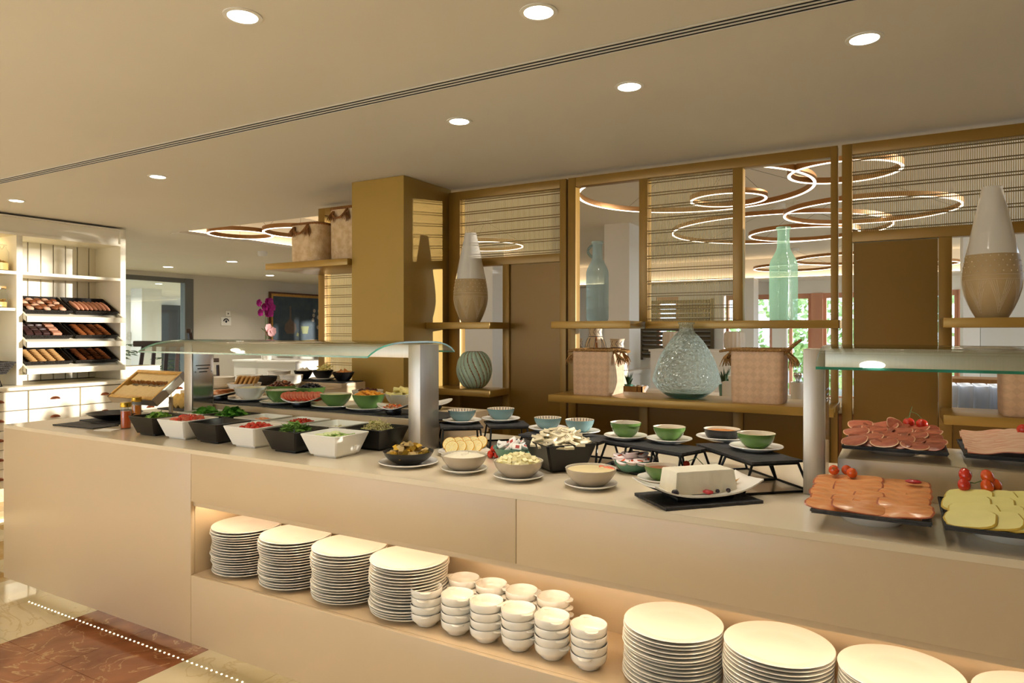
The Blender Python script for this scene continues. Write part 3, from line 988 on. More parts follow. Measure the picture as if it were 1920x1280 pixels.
# ------------------------------------------------------------------ glass food guards
def guard(x0, x1, label, posts, glints, yc=2.48, far_right=False):
    t = thing('sneeze_guard', label, 'food guard', (0, 0, 0))
    prof = [(2.145, 1.372), (2.165, 1.384), (2.20, 1.400), (2.245, 1.414), (2.30, 1.4235), (2.35, 1.428), (2.41, 1.430), (2.55, 1.430), (2.61, 1.4285), (2.66, 1.424), (2.71, 1.412), (2.75, 1.397), (2.775, 1.380)]
    n = len(prof)
    th = 0.008
    vs = []
    for x in (x0, x1):
        for i, (y, z) in enumerate(prof):
            vs.append((x, y, z))
        for i, (y, z) in enumerate(prof):
            vs.append((x, y, z + th))
    b = MB()
    o = 2 * n
    top = [(n + i, n + i + 1, o + n + i + 1, o + n + i) for i in range(n - 1)]
    bot = [(i + 1, i, o + i, o + i + 1) for i in range(n - 1)]
    b.add(vs, top + bot)
    b.m = 1
    edge = [(0, n, o + n, o), (n - 1, o + n - 1, o + 2 * n - 1, 2 * n - 1)]
    edge += [(i, i + 1, n + i + 1, n + i) for i in range(n - 1)] + [(o + i + 1, o + i, o + n + i, o + n + i + 1) for i in range(n - 1)]
    b.f += edge
    b.k += [1] * len(edge)
    b.obj('curved_glass', ['guard_glass', 'guard_glass_edge'], parent=t, smooth=30)
    bx(posts[0][1], posts[-1][0], 2.412, 2.548, 1.364, 1.424, bev=0.002).obj('cross_rail', 'steel_hood', parent=t)
    for (a, c, vent_side) in posts:
        p = bx(a, c, 2.41, 2.55, CT, 1.424, bev=0.0025).obj('post', 'steel', parent=t)
        if vent_side:
            pl = bx(c - 0.001, c + 0.0015, 2.418, 2.542, CT + 0.01, 1.36).obj('vent_plate', 'polished_steel', parent=t, smooth=0)
            for k, (w, z) in enumerate(((0.09, 1.292), (0.07, 1.274), (0.05, 1.256))):
                bx(c + 0.001, c + 0.0025, 2.48 - w / 2, 2.48 + w / 2, z - 0.0025, z + 0.0025).obj('vent_slot', 'dark_slot', parent=pl, smooth=0)
            for y in (2.43, 2.53):
                MB().sphere((c + 0.002, y, 1.256), 0.005, 8, 5).obj('screw', 'steel', parent=pl)
    for x in glints:
        MB().sphere((x, 2.412, 1.384 if x < -1 else 1.376), (0.036, 0.012, 0.009 if x < -1 else 0.013), 20, 8).obj('downlight_glint', 'glint_glow', parent=t)  # emissive oval imitating a ceiling downlight's reflection, no lamp here
    return t


guard(-3.472, -1.90, 'curved glass food guard on steel posts over the salad trays', [(-3.476, -3.408, True), (-1.90, -1.833, False)], [-3.05])
guard(-0.211, 1.33, 'curved glass food guard on steel posts over the sliced meats', [(-0.275, -0.210, True), (1.30, 1.365, False)], [-0.075, 0.75])

t = put(None, 'riser', 'long low white riser under the green salad bowls', 'riser', (0, 0, 0))
MB().prism([(-3.60, 2.56), (-1.905, 2.56), (-1.905, 3.10), (-3.80, 3.10), (-3.80, 2.85), (-3.60, 2.85)], CT, 1.066).obj('body', 'solid_surface', parent=t, smooth=0)
t = put(None, 'riser', 'white riser along the back under the ringed and black bowls', 'riser', (0, 0, 0))
bx(-3.93, -3.13, 3.13, 3.51, CT, 1.118, bev=0.002).obj('body', 'solid_surface', parent=t)
bx(-3.72, -3.13, 3.285, 3.51, 1.118, 1.146, bev=0.002).obj('step', 'solid_surface', parent=t)
t = put(None, 'riser', 'small white riser under the stacked white bowls by the left post', 'riser', (0, 0, 0))
bx(-4.44, -3.94, 3.05, 3.51, CT, 1.066, bev=0.002).obj('body', 'solid_surface', parent=t)
t = put(None, 'riser', 'white riser under the ham and bacon slates', 'riser', (0, 0, 0))
bx(-0.178, 1.28, 2.48, 2.88, CT, 1.066, bev=0.002).obj('body', 'solid_surface', parent=t)

# ------------------------------------------------------------------ white hutch and drawer base
t = thing('bakery_hutch', 'white wooden hutch with open shelves holding jars and pastry trays', 'hutch', (-6.95, 2.9, 1.0))
M0 = Matrix.Translation((6.95, -2.9, -1.0))


def part(b, name, m, parent, smooth=0, **k):
    b.v = [tuple(M0 @ Vector(p)) for p in b.v]
    return b.obj(name, m, parent=parent, smooth=smooth, **k)


HX0, HX1 = -7.2, -6.75
for k in range(18):
    y = 2.02 + 0.112 * k
    part(bx(-7.2, -7.185, y, y + 0.102, 1.02, 2.49), 'plank', 'cream_lacquer', t)
part(bx(-7.215, -7.2, 1.9, 4.04, 1.01, 2.47), 'back_board', 'drawer_gap', t)
part(bx(HX0, HX1, 3.985, 4.04, 1.01, 2.5, bev=0.003), 'side_panel', 'cream_lacquer', t, 38)
part(bx(HX0, HX1, 3.065, 3.115, 1.01, 2.34, bev=0.003), 'side_panel', 'cream_lacquer', t, 38)
part(bx(HX0, HX1, 1.9, 1.95, 1.01, 2.5, bev=0.003), 'side_panel', 'cream_lacquer', t, 38)
part(MB().box(HX0, HX1 - 0.02, 1.95, 3.985, 2.352, 2.485).box(HX0, HX1 + 0.005, 1.95, 3.985, 2.33, 2.352).box(HX0, HX1 + 0.005, 1.95, 3.985, 2.485, 2.5), 'cornice', 'cream_lacquer', t)
part(bx(HX0, HX1 + 0.005, 1.95, 3.985, 1.985, 2.013, bev=0.002), 'shelf', 'cream_lacquer', t, 38)
part(bx(HX0, HX1 - 0.01, 1.95, 3.065, 1.665, 1.69, bev=0.002), 'shelf', 'cream_lacquer', t, 38)
part(bx(-7.18, -7.165, 1.95, 3.06, 2.30, 2.315), 'shelf_light', 'warm_strip', t)
TRX0, TRX1 = -7.13, -6.69
for z in (1.60, 1.372, 1.135):
    b = MB()
    b.hexa([(TRX0, 3.13, z + 0.19), (TRX1, 3.13, z - 0.028), (TRX1, 3.98, z - 0.028), (TRX0, 3.98, z + 0.19)],
           [(TRX0, 3.13, z + 0.205), (TRX1, 3.13, z - 0.012), (TRX1, 3.98, z - 0.012), (TRX0, 3.98, z + 0.205)])
    s = part(b, 'sloping_shelf', 'cream_lacquer', t)
    part(bx(TRX1 - 0.012, TRX1 + 0.008, 3.118, 4.0, z - 0.032, z + 0.020, bev=0.002), 'front_lip', 'cream_lacquer', s, 38)
    for y0 in (3.118, 3.97):
        b = MB()
        b.hexa([(TRX0, y0, z + 0.17), (TRX1, y0, z - 0.032), (TRX1, y0 + 0.014, z - 0.032), (TRX0, y0 + 0.014, z + 0.17)],
               [(TRX0, y0, z + 0.25), (TRX1, y0, z + 0.018), (TRX1, y0 + 0.014, z + 0.018), (TRX0, y0 + 0.014, z + 0.25)])
        part(b, 'side_cheek', 'cream_lacquer', s)

t = thing('drawer_cabinet', 'white base cabinet of many drawers with copper cup handles', 'cabinet', (-6.8, 2.9, 0))
M0 = Matrix.Translation((6.8, -2.9, 0))
part(bx(-7.22, -6.53, 1.0, 4.62, 0.98, 1.008, bev=0.004), 'worktop', 'cream_lacquer', t, 38)
part(MB().box(-7.22, -6.575, 1.02, 4.6, 0.175, 0.98), 'carcass', 'drawer_gap', t)
part(bx(-7.22, -6.8, 1.05, 4.58, 0.0, 0.175), 'plinth', 'marble_cream', t)
part(bx(-6.79, -6.78, 1.05, 4.58, 0.15, 0.172), 'plinth_light', 'warm_strip', t)
part(bx(-7.2, -6.97, 4.05, 4.55, 1.008, 1.12, bev=0.004), 'upstand', 'cream_lacquer', t, 38)
cup = MB()
vs, fs = [], []
for j in range(5):
    g = pi / 2 * j / 4
    for i in range(9):
        a = pi * i / 8
        vs.append((0.022 * sin(g) * sin(a) * 1.0 + 0.002, 0.042 * cos(a), 0.026 * sin(a) * cos(g) + 0.0))
for j in range(4):
    for i in range(8):
        fs.append((j * 9 + i, j * 9 + i + 1, (j + 1) * 9 + i + 1, (j + 1) * 9 + i))
cup.add(vs, fs)
cup_handle = cup.mesh('handle', 'copper', 60)
ys = (1.06, 1.32, 1.72, 2.17, 2.62, 3.07, 3.50, 3.95, 4.4, 4.58)
for c in range(len(ys) - 1):
    y0, y1 = ys[c] + 0.005, ys[c + 1] - 0.005
    for r in range(5):
        z1 = 0.968 - 0.1625 * r
        z0 = z1 - 0.156
        dr = part(MB().box(-6.575, -6.556, y0, y1, z0, z1, 0.003), 'drawer', 'cream_lacquer', t, 38)
        put(cup_handle, 'handle', parent=dr, loc=tuple(M0 @ Vector((-6.556, (y0 + y1) / 2, (z0 + z1) / 2 - 0.008))))

# ------------------------------------------------------------------ crockery makers
def bowl_mesh(name, r, h, kb=0.5, outer='white_porcelain', inner=None, fill=0.8, rib=0, steep=0.5, n=44, t=0.004, dashes=False, sx=1.0, rings=False):
    """Round bowl with foot, wall thickness and rolled rim."""
    rb = r * kb
    b = MB()
    out = [(0.0, 0.0), (rb * 0.92, 0.0), (rb, 0.002), (rb, h * 0.05)]
    m = 9
    for i in range(1, m + 1):
        s = i / m
        rr = rb + (r - rb) * (sin(s * pi / 2) * (1 - steep) + s * steep) if steep < 1 else rb + (r - rb) * s
        zz = h * 0.05 + h * 0.94 * (s ** 1.25)
        if rings and i in (3, 5, 7):
            out.append((rr * 1.012, zz - 0.002))
        out.append((rr, zz))
    b.lathe(out + [(r - t * 0.3, h)], n, sx=sx, rib=rib, ribd=0.012 if rib else 0)
    b.m = 1
    inn = [(r - t * 0.3, h), (r - t, h - 0.001)]
    for i in range(m - 1, 0, -1):
        s = i / m
        rr = rb + (r - rb) * (sin(s * pi / 2) * (1 - steep) + s * steep) - t
        inn.append((max(rr, 0.004), h * 0.05 + h * 0.94 * (s ** 1.25) + t * 0.3))
    inn.append((0.0, h * 0.12))
    o = len(b.f)
    b.lathe(inn, n, sx=sx)
    # drop the end caps that would close the open bowl
    keep = [i for i, f in enumerate(b.f) if len(f) <= 4]
    b.f = [b.f[i] for i in keep]
    b.k = [b.k[i] for i in keep]
    if dashes:
        b.m = 2
        for i in range(26):
            a = 2 * pi * i / 26
            for z0, z1 in ((0.70, 0.97),):
                r0 = rb + (r - rb) * (sin(z0 * pi / 2) * (1 - steep) + z0 * steep) - t - 0.0006
                r1 = r - t - 0.0006
                c, s_ = cos(a), sin(a)
                w = 0.0016
                b.add([(c * r0 - s_ * w, s_ * r0 + c * w, h * (0.05 + .94 * z0 ** 1.25)), (c * r0 + s_ * w, s_ * r0 - c * w, h * (0.05 + .94 * z0 ** 1.25)),
                       (c * r1 + s_ * w, s_ * r1 - c * w, h * 0.985), (c * r1 - s_ * w, s_ * r1 + c * w, h * 0.985)], [(0, 1, 2, 3)])
    return b.mesh(name, [outer, inner or outer, 'dash_dark'], 42)


SAUCERS = {}


def saucer(x, y, z, r, label, material='white_porcelain', group=None):
    key = (material, round(r, 3))
    if key not in SAUCERS:
        SAUCERS[key] = MB().lathe([(0.0, 0.0), (r * 0.55, 0.0), (r * 0.58, 0.002), (r * 0.97, 0.0135), (r, 0.016), (r * 0.985, 0.0185), (r * 0.94, 0.017), (r * 0.6, 0.0075), (0.0, 0.006)], 44).mesh('saucer', material, 50)
    return put(SAUCERS[key], 'saucer', label, 'saucer', (x, y, z), 0, group)


def lump_mesh(name, r, h, material, seed=1, n=30, k=8, amp=0.12, sx=1.0):
    """A soft heap filling a bowl: domed disc with small lumps."""
    vs = [(0, 0, h)]
    for j in range(1, k + 1):
        s = j / k
        for i in range(n):
            a = 2 * pi * i / n
            x, y = r * s * cos(a) * sx, r * s * sin(a)
            z = h * (1 - s ** 2)
            z += amp * h * noise.noise(Vector((x * 60 + seed, y * 60, seed))) * (1 - s ** 4)
            vs.append((x, y, z))
    fs = [(0, 1 + i, 1 + (i + 1) % n) for i in range(n)]
    for j in range(k - 1):
        for i in range(n):
            a, b = 1 + j * n + i, 1 + j * n + (i + 1) % n
            fs.append((a, a + n, b + n, b))
    return MB().add(vs, fs).mesh(name, material, 60)


def fill(name, label, cat, x, y, z, r, h, material, seed=1, amp=0.3, sx=1.0, rz=0):
    return put(lump_mesh(name, r, h, material, seed, amp=amp, sx=sx), name, label, cat, (x, y, z), rz, kind='stuff')


def heap_spots(n, r, h, seed, size, layers=True, sx=1.0):
    """Resting places for n countable pieces on a mound of radius r and height h."""
    rd = random.Random(seed)
    out = []
    tries = 0
    while len(out) < n and tries < 6000:
        tries += 1
        a = rd.uniform(0, 2 * pi)
        q = r * math.sqrt(rd.random())
        x, y = q * cos(a) * sx, q * sin(a)
        z = h * (1 - (q / r) ** 2)
        if all((x - p[0]) ** 2 + (y - p[1]) ** 2 + (z - p[2]) ** 2 > (size * (1.0 - tries / 9000)) ** 2 for p in out):
            out.append((x, y, z, rd.uniform(0, 2 * pi), rd.uniform(-.5, .5), rd.uniform(-.5, .5)))
    return out


def scatter(mesh, name, label, cat, group, x, y, z, r, h, n, size, seed, sx=1.0, flat=1.0, rz=0.0, kinds=None):
    for i, (px, py, pz, a, t1, t2) in enumerate(heap_spots(n, r, h, seed, size, sx=sx)):
        qx, qy = px * cos(rz) - py * sin(rz), px * sin(rz) + py * cos(rz)
        put(mesh if not isinstance(mesh, list) else mesh[i % len(mesh)], name, label, cat, (x + qx, y + qy, z + pz), group=group, rot=(t1 * flat, t2 * flat, a))


def tomato_mesh(r, material='tomato', long=1.0):
    b = MB()
    b.sphere((0, 0, 0), (r, r * long, r * 0.95), 14, 9)
    b.m = 1
    for k in range(5):
        a = 2 * pi * k / 5
        b.add([(0, 0, r * 0.95), (cos(a - .3) * r * .2, sin(a - .3) * r * .2, r * 1.0), (cos(a) * r * .5, sin(a) * r * .5, r * 0.98), (cos(a + .3) * r * .2, sin(a + .3) * r * .2, r * 1.0)], [(0, 1, 2, 3)])
    return b.mesh('tomato', [material, 'stem_green'], 60)



# ------------------------------------------------------------------ square salad pans
def pan_mesh(name, w, d, h, material):
    """Tapered square pan, hollow, on a small foot. Origin at the middle of its underside."""
    b = MB()
    fw, fd = w * 0.30, d * 0.30
    b.box(-fw, fw, -fd, fd, 0, 0.012, 0.002)
    lo, hi = 0.36, 0.5
    z0 = 0.010

    def ring(k, z, ins=0.0):
        x, y = w * k - ins, d * k - ins
        c = 0.008
        return [(-x + c, -y, z), (x - c, -y, z), (x, -y + c, z), (x, y - c, z), (x - c, y, z), (-x + c, y, z), (-x, y - c, z), (-x, -y + c, z)]
    rings = [ring(lo, z0), ring(hi, h), ring(hi, h + 0.002, 0.001), ring(hi, h + 0.002, 0.005), ring(hi, h, 0.006), ring(lo, z0 + 0.006, 0.004)]
    vs = [p for q in rings for p in q]
    fs = [tuple(range(7, -1, -1)), tuple(40 + i for i in range(8))]
    for j in range(5):
        for i in range(8):
            fs.append((j * 8 + i, j * 8 + (i + 1) % 8, (j + 1) * 8 + (i + 1) % 8, (j + 1) * 8 + i))
    b.add(vs, fs)
    return b.mesh(name, material, 42)


pan_b = pan_mesh('salad_pan', 0.215, 0.205, 0.095, 'black_melamine')
pan_w = pan_mesh('salad_pan', 0.215, 0.205, 0.095, 'white_melamine')
TY, BY = 2.183, 2.412
pans = {}
for key, me, x, y, label in (
        ('T1', pan_b, -3.355, TY, 'black square pan of curly lettuce at the end beside the honey jars'),
        ('T2', pan_w, -3.115, TY, 'white square pan of tomato wedges in the front row'),
        ('T3', pan_b, -2.87, TY, 'empty black square pan in the front row'),
        ('T4', pan_w, -2.615, TY, 'white square pan of cherry tomatoes in the front row'),
        ('T5', pan_b, -2.355, TY, 'black square pan of rocket leaves in the front row'),
        ('T6', pan_w, -2.118, TY, 'white square pan of cucumber slices in the front row'),
        ('B1', pan_w, -3.290, BY, 'white square pan of spinach leaves against the riser'),
        ('B2', pan_b, -3.072, BY, 'black square pan heaped with spinach leaves against the riser'),
        ('B3', pan_w, -2.835, BY, 'white square pan of grated carrot against the riser'),
        ('B4', pan_w, -2.57, BY, 'white square pan of chopped tomato against the riser'),
        ('B5', pan_w, -2.32, BY, 'white square pan of pale shavings against the riser'),
        ('B6', pan_b, -2.078, BY, 'black square pan of bean sprouts beside the steel post')):
    pans[key] = (x, y)
    put(me, 'salad_pan', label, 'food pan', (x, y, CT))


def leaf_heap(name, label, x, y, z, rx, ry, h, n, size, material, seed, curl=0.5, long=1.4, cat='salad'):
    rd = random.Random(seed)
    b = MB()
    for i in range(n):
        a = rd.uniform(0, 2 * pi)
        q = math.sqrt(rd.random())
        px, py = rx * q * cos(a), ry * q * sin(a)
        pz = h * (1 - q * q) * rd.uniform(0.5, 1.0)
        b.M = Matrix.Translation((px, py, pz)) @ Matrix.Rotation(rd.uniform(0, 6.28), 4, 'Z') @ Matrix.Rotation(rd.uniform(-.8, .8), 4, 'X') @ Matrix.Rotation(rd.uniform(-.7, .7), 4, 'Y')
        s = size * rd.uniform(0.7, 1.2)
        L, W = s * long, s
        k = curl * s
        b.add([(-L, 0, -k * .6), (-L * .4, W * .8, k * .3), (L * .4, W * .75, k * .5), (L, 0, -k * .3), (L * .4, -W * .75, k * .4), (-L * .4, -W * .8, k * .2), (0, 0, -k * .1)],
              [(6, 0, 1), (6, 1, 2), (6, 2, 3), (6, 3, 4), (6, 4, 5), (6, 5, 0)])
    b.M = None
    return put(b.mesh(name, material, 50), name, label, cat, (x, y, z), kind='stuff')


leaf_heap('curly_lettuce', 'curly green lettuce leaves in the end black pan', *pans['T1'], CT + 0.074, 0.075, 0.07, 0.042, 90, 0.015, 'lettuce', 3, 0.8, 1.0)
leaf_heap('spinach_leaves', 'spinach leaves in the white pan near the steel end post', *pans['B1'], CT + 0.07, 0.08, 0.075, 0.05, 80, 0.017, 'spinach', 5)
leaf_heap('spinach_leaves', 'tall heap of spinach leaves in the black pan', *pans['B2'], CT + 0.07, 0.085, 0.08, 0.065, 110, 0.019, 'spinach', 6)
b = MB()
rd = random.Random(4)
for i in range(260):
    a = rd.uniform(0, 6.28)
    q = math.sqrt(rd.random())
    p = Vector((0.078 * q * cos(a), 0.07 * q * sin(a), 0.05 * (1 - q * q) * rd.uniform(.5, 1.1)))
    dr = Vector((rd.uniform(-1, 1), rd.uniform(-1, 1), rd.uniform(-.3, .5))).normalized() * 0.024
    side = Vector((0.004, 0.003, 0.002))
    b.add([p - dr, p + side, p + dr, p - side], [(0, 1, 2, 3)])
put(b.mesh('rocket_leaves', 'rocket_leaf', 0), 'rocket_leaves', 'narrow rocket leaves heaped in the front black pan', 'salad', (*pans['T5'], CT + 0.075), kind='stuff')
b = MB()
for i in range(300):
    a = rd.uniform(0, 6.28)
    q = math.sqrt(rd.random())
    p = Vector((0.075 * q * cos(a), 0.07 * q * sin(a), 0.004 + 0.022 * (1 - q) * rd.random()))
    dr = Vector((rd.uniform(-1, 1), rd.uniform(-1, 1), rd.uniform(-.2, .3))).normalized() * 0.012
    b.add([p - dr, p + Vector((0, .0015, .001)), p + dr, p - Vector((0, .0015, .001))], [(0, 1, 2, 3)])
put(b.mesh('grated_carrot', 'carrot', 0), 'grated_carrot', 'thin layer of grated carrot in the white pan', 'salad', (*pans['B3'], CT + 0.070), kind='stuff')
b = MB()
for i in range(220):
    a = rd.uniform(0, 6.28)
    q = math.sqrt(rd.random())
    p = Vector((0.08 * q * cos(a), 0.07 * q * sin(a), 0.055 * (1 - q * q) * rd.uniform(.5, 1.15)))
    d2 = Vector((rd.uniform(-1, 1), rd.uniform(-1, 1), rd.uniform(-.2, .8))).normalized() * rd.uniform(.01, .02)
    b.m = 0
    b.tube([p - d2, p + Vector((0, 0, .003)), p + d2], 0.0014, 4)
    if i % 3 == 0:
        b.m = 1
        b.sphere(tuple(p + d2), 0.003, 5, 4)
put(b.mesh('bean_sprouts', ['sprout_pale', 'sprout_tip'], 60), 'bean_sprouts', 'pale bean sprouts heaped in the black pan by the post', 'salad', (*pans['B6'], CT + 0.07), kind='stuff')
b = MB()
for i in range(90):
    a = rd.uniform(0, 6.28)
    q = math.sqrt(rd.random())
    b.sphere((0.065 * q * cos(a), 0.06 * q * sin(a), 0.004 + 0.01 * rd.random()), (0.007, 0.004, 0.002), 5, 4)
put(b.mesh('pale_shavings', 'cheese_pale', 60), 'pale_shavings', 'few pale shavings on the bottom of the white pan', 'salad', (*pans['B5'], CT + 0.066), kind='stuff')
# cherry tomatoes, tomato wedges and cubes, cucumber slices
ct_me = tomato_mesh(0.0115)
scatter(ct_me, 'cherry_tomato', 'small red cherry tomato in the front white pan', 'tomato', 'cherry tomatoes in the white pan', *pans['T4'], CT + 0.078, 0.075, 0.022, 30, 0.022, 11, flat=.6)


def wedge_mesh(r, name='tomato_wedge'):
    b = MB()
    n = 7
    vs = []
    for i in range(n):
        a = pi * i / (n - 1)
        vs += [(r * cos(a), 0, r * sin(a) * 0.9), (r * cos(a) * .96, r * 0.55, r * sin(a) * 0.8)]
    vs += [(0, 0.0, 0), (0, r * .25, 0)]
    fs = [(2 * i, 2 * i + 2, 2 * i + 3, 2 * i + 1) for i in range(n - 1)]
    b.add(vs, fs)
    b.m = 1
    o = len(b.v) - 2
    b.f += [(2 * i + 2, 2 * i, o) for i in range(n - 1)] + [(2 * i + 1, 2 * i + 3, o + 1) for i in range(n - 1)]
    b.k += [1] * (2 * (n - 1))
    b.f += [(0, 1, o + 1, o), (2 * n - 1, 2 * n - 2, o, o + 1)]
    b.k += [1, 1]
    return b.mesh(name, ['tomato', 'tomato_flesh'], 50)


wd = wedge_mesh(0.027)
scatter(wd, 'tomato_wedge', 'red tomato wedge in the white pan beside the lettuce', 'tomato', 'tomato wedges in the white pan', *pans['T2'], CT + 0.075, 0.075, 0.02, 15, 0.032, 12, flat=.5)
cube_t = MB().box(-.008, .008, -.006, .006, -.006, .006, .002).mesh('tomato_piece', 'tomato')
scatter(cube_t, 'tomato_piece', 'small chopped tomato piece in the rear white pan', 'tomato', 'chopped tomato in the rear white pan', *pans['B4'], CT + 0.075, 0.075, 0.022, 46, 0.015, 13)
b = MB().lathe([(0.0, 0.0), (0.019, 0.0), (0.019, 0.004), (0.0, 0.004)], 20)
b.m = 1
b.lathe([(0.019, 0.0), (0.0205, 0.0005), (0.0205, 0.0035), (0.019, 0.004)], 20, cap=False)
cuc_me = b.mesh('cucumber_slice', ['cucumber', 'cucumber_skin'], 50)
for i in range(18):
    put(cuc_me, 'cucumber_slice', 'pale green cucumber slice in the front corner white pan', 'cucumber', (pans['T6'][0] - 0.062 + 0.022 * (i % 6), pans['T6'][1] - 0.045 + 0.045 * (i // 6), CT + 0.080 + 0.004 * (i % 2)),
        group='cucumber slices', rot=(R(14), R(6), i))

# ------------------------------------------------------------------ slates and bowls on the riser
def slate_mesh(name, w, d, h, seed):
    """Thin slate with chipped edges, centred, resting on z=0."""
    rd = random.Random(seed)
    pts = []
    n = 14
    for k in range(n):
        pts.append((-w / 2 + w * k / n, -d / 2 + rd.uniform(-.002, .002)))
    for k in range(n):
        pts.append((w / 2 + rd.uniform(-.002, .002), -d / 2 + d * k / n))
    for k in range(n):
        pts.append((w / 2 - w * k / n, d / 2 + rd.uniform(-.002, .002)))
    for k in range(n):
        pts.append((-w / 2 + rd.uniform(-.002, .002), d / 2 - d * k / n))
    return MB().prism(pts, 0, h).mesh(name, 'slate', 0)


RZ = 1.066
sl = [slate_mesh('slate_mat', 0.284, 0.27, 0.006, k) for k in range(3)]
for k in range(6):
    put(sl[k % 3], 'slate_mat', 'dark slate mat lying under the green and white salad bowls', 'slate', (-3.455 + 0.289 * k, 2.725, RZ), 0, 'slate mats on the long riser')

S1 = RZ + 0.006


def set_bowl(p, z, label, outer, inner, sauc_label=None, k=1.35, kb=0.5, steep=0.35, smat='white_porcelain', **kw):
    """Bowl (rim radius p[2], height p[3]) at p; with a saucer under it when sauc_label is given. Returns x, y, z of its base, radius, height."""
    x, y, r, h = p
    if sauc_label:
        saucer(x, y, z, r * k, sauc_label, smat)
        z += 0.0075
    me = bowl_mesh('bowl', r, h, kb, outer, inner, steep=steep, **kw)
    put(me, 'bowl', label, 'bowl', (x, y, z))
    return x, y, z, r, h


def top_fill(bw, name, label, cat, dome, material, seed=1, amp=0.3, level=0.80):
    x, y, z, r, h = bw
    return fill(name, label, cat, x, y, z + h * level, r * (0.80 + 0.2 * level) - 0.006, dome, material, seed, amp)


# front row
w1 = set_bowl((-3.358, 2.761, 0.0925, 0.0722), S1, 'white ribbed bowl of egg salad above the spinach', 'white_porcelain', 'white_porcelain', 'white saucer under the ribbed egg salad bowl', rib=60)
top_fill(w1, 'egg_salad', 'pale yellow egg salad in the ribbed bowl above the spinach', 'salad', 0.014, 'cheese_pale', 2, 0.9)
g1 = set_bowl((-3.058, 2.726, 0.0862, 0.0715), S1, 'green bowl of white creamy salad between the egg salad and the tomato slices', 'green_glaze', 'cream_inside', 'white saucer under the creamy salad bowl')
top_fill(g1, 'creamy_salad', 'white creamy salad with flecks in the green bowl', 'salad', 0.016, 'yogurt', 3, 0.9)
g2 = set_bowl((-2.651, 2.738, 0.0851, 0.0675), S1, 'green bowl of pale yellow salad right of the tomato slices', 'green_glaze', 'cream_inside', 'white saucer under the pale yellow salad bowl', 1.5)
top_fill(g2, 'pale_salad', 'pale yellow chopped salad in the green bowl', 'salad', 0.008, 'cheese_pale', 4, 0.8, 0.86)
g3 = set_bowl((-2.412, 2.731, 0.0859, 0.076), S1, 'green bowl of orange apricots near the steel post', 'green_glaze', 'cream_inside', 'white saucer under the apricot bowl', 1.38)
ap = MB().sphere((0, 0, 0), (0.017, 0.014, 0.008), 10, 6, 0.06).mesh('dried_apricot', 'apricot', 60)
fill('apricot_bed', 'bed of apricots in the green bowl', 'fruit', g3[0], g3[1], g3[2] + g3[4] * 0.8, g3[3] * 0.88, 0.012, 'apricot', 3)
scatter(ap, 'dried_apricot', 'orange apricot half in the green bowl near the post', 'apricot', 'apricots in the green bowl', g3[0], g3[1], g3[2] + g3[4] * 0.88, g3[3] * 0.8, 0.022, 26, 0.022, 31)
w2 = set_bowl((-2.385, 2.963, 0.0869, 0.0686), S1, 'white ribbed bowl of pineapple behind the steel post', 'white_porcelain', 'white_porcelain', None, rib=60)
pn = MB().box(-.022, .022, -.014, .014, -.008, .008, .003).mesh('pineapple_chunk', 'pineapple')
scatter(pn, 'pineapple_chunk', 'pale yellow pineapple chunk piled in the ribbed bowl', 'pineapple', 'pineapple chunks', w2[0], w2[1], w2[2] + w2[4] * 0.85, w2[3] * 0.8, 0.038, 16, 0.028, 32)
fill('pineapple_bed', 'pineapple pieces filling the ribbed bowl behind the post', 'pineapple', w2[0], w2[1], w2[2] + w2[4] * 0.75, w2[3] * 0.86, 0.025, 'pineapple', 5)


def wavy_plate(x, y, z, r, label, rz=0.0, sy=0.72):
    """White wavy platter with a dark underside on a small dark base."""
    b = MB()
    n, m = 44, 6
    b.m = 0
    for side, dz in ((0, 0.0), (1, -0.004)):
        vs = [(0, 0, 0.026 + dz)]
        for j in range(1, m + 1):
            s = j / m
            for i in range(n):
                a = 2 * pi * i / n
                vs.append((r * s * cos(a), r * s * sin(a) * sy, 0.026 + dz + 0.030 * s * s * (0.25 + 0.75 * cos(a) ** 2)))
        fs = [(0, 1 + i, 1 + (i + 1) % n) for i in range(n)]
        for j in range(m - 1):
            for i in range(n):
                q, w = 1 + j * n + i, 1 + j * n + (i + 1) % n
                fs.append((q, q + n, w + n, w))
        if side:
            fs = [f[::-1] for f in fs]
        b.m = side
        b.add(vs, fs)
    o = 1 + (m - 1) * n
    tot = 1 + m * n
    b.m = 0
    b.f += [(o + i, tot + o + i, tot + o + (i + 1) % n, o + (i + 1) % n) for i in range(n)]
    b.k += [0] * n
    b.m = 1
    b.lathe([(0.0, 0.0), (r * 0.42, 0.0), (r * 0.5, 0.012), (r * 0.46, 0.026), (0.0, 0.026)], 30, sy=sy)
    return put(b.mesh('platter', ['white_porcelain', 'black_melamine'], 50), 'platter', label, 'platter', (x, y, z), rz)


ts = MB().lathe([(0.0, -.003), (0.030, -.003), (0.031, 0.0), (0.030, .003), (0.0, .003)], 22)
ts.k = [1 if all(abs(Vector(ts.v[i]).xy.length) > 0.029 for i in f) else 0 for f in ts.f]
tsl = ts.mesh('tomato_slice', ['tomato_flesh', 'tomato'], 50)
wavy_plate(-2.833, 2.665, S1, 0.11, 'wavy white platter of fanned tomato slices between green bowls', 0.5)
for i in range(12):
    put(tsl, 'tomato_slice', 'tomato slice fanned out on the wavy white platter', 'tomato', (-2.905 + 0.0140 * i, 2.625 + 0.008 * i, S1 + 0.055 + 0.004 * (i % 2)), group='tomato slices on the wavy platter', rot=(R(35), R(30), 0.5))
for i in range(5):
    put(tsl, 'tomato_slice', 'tomato slice fanned out on the wavy white platter', 'tomato', (-2.865 + 0.022 * i, 2.685 + 0.006 * i, S1 + 0.05), group='tomato slices on the wavy platter', rot=(R(28), R(20), 0.5))
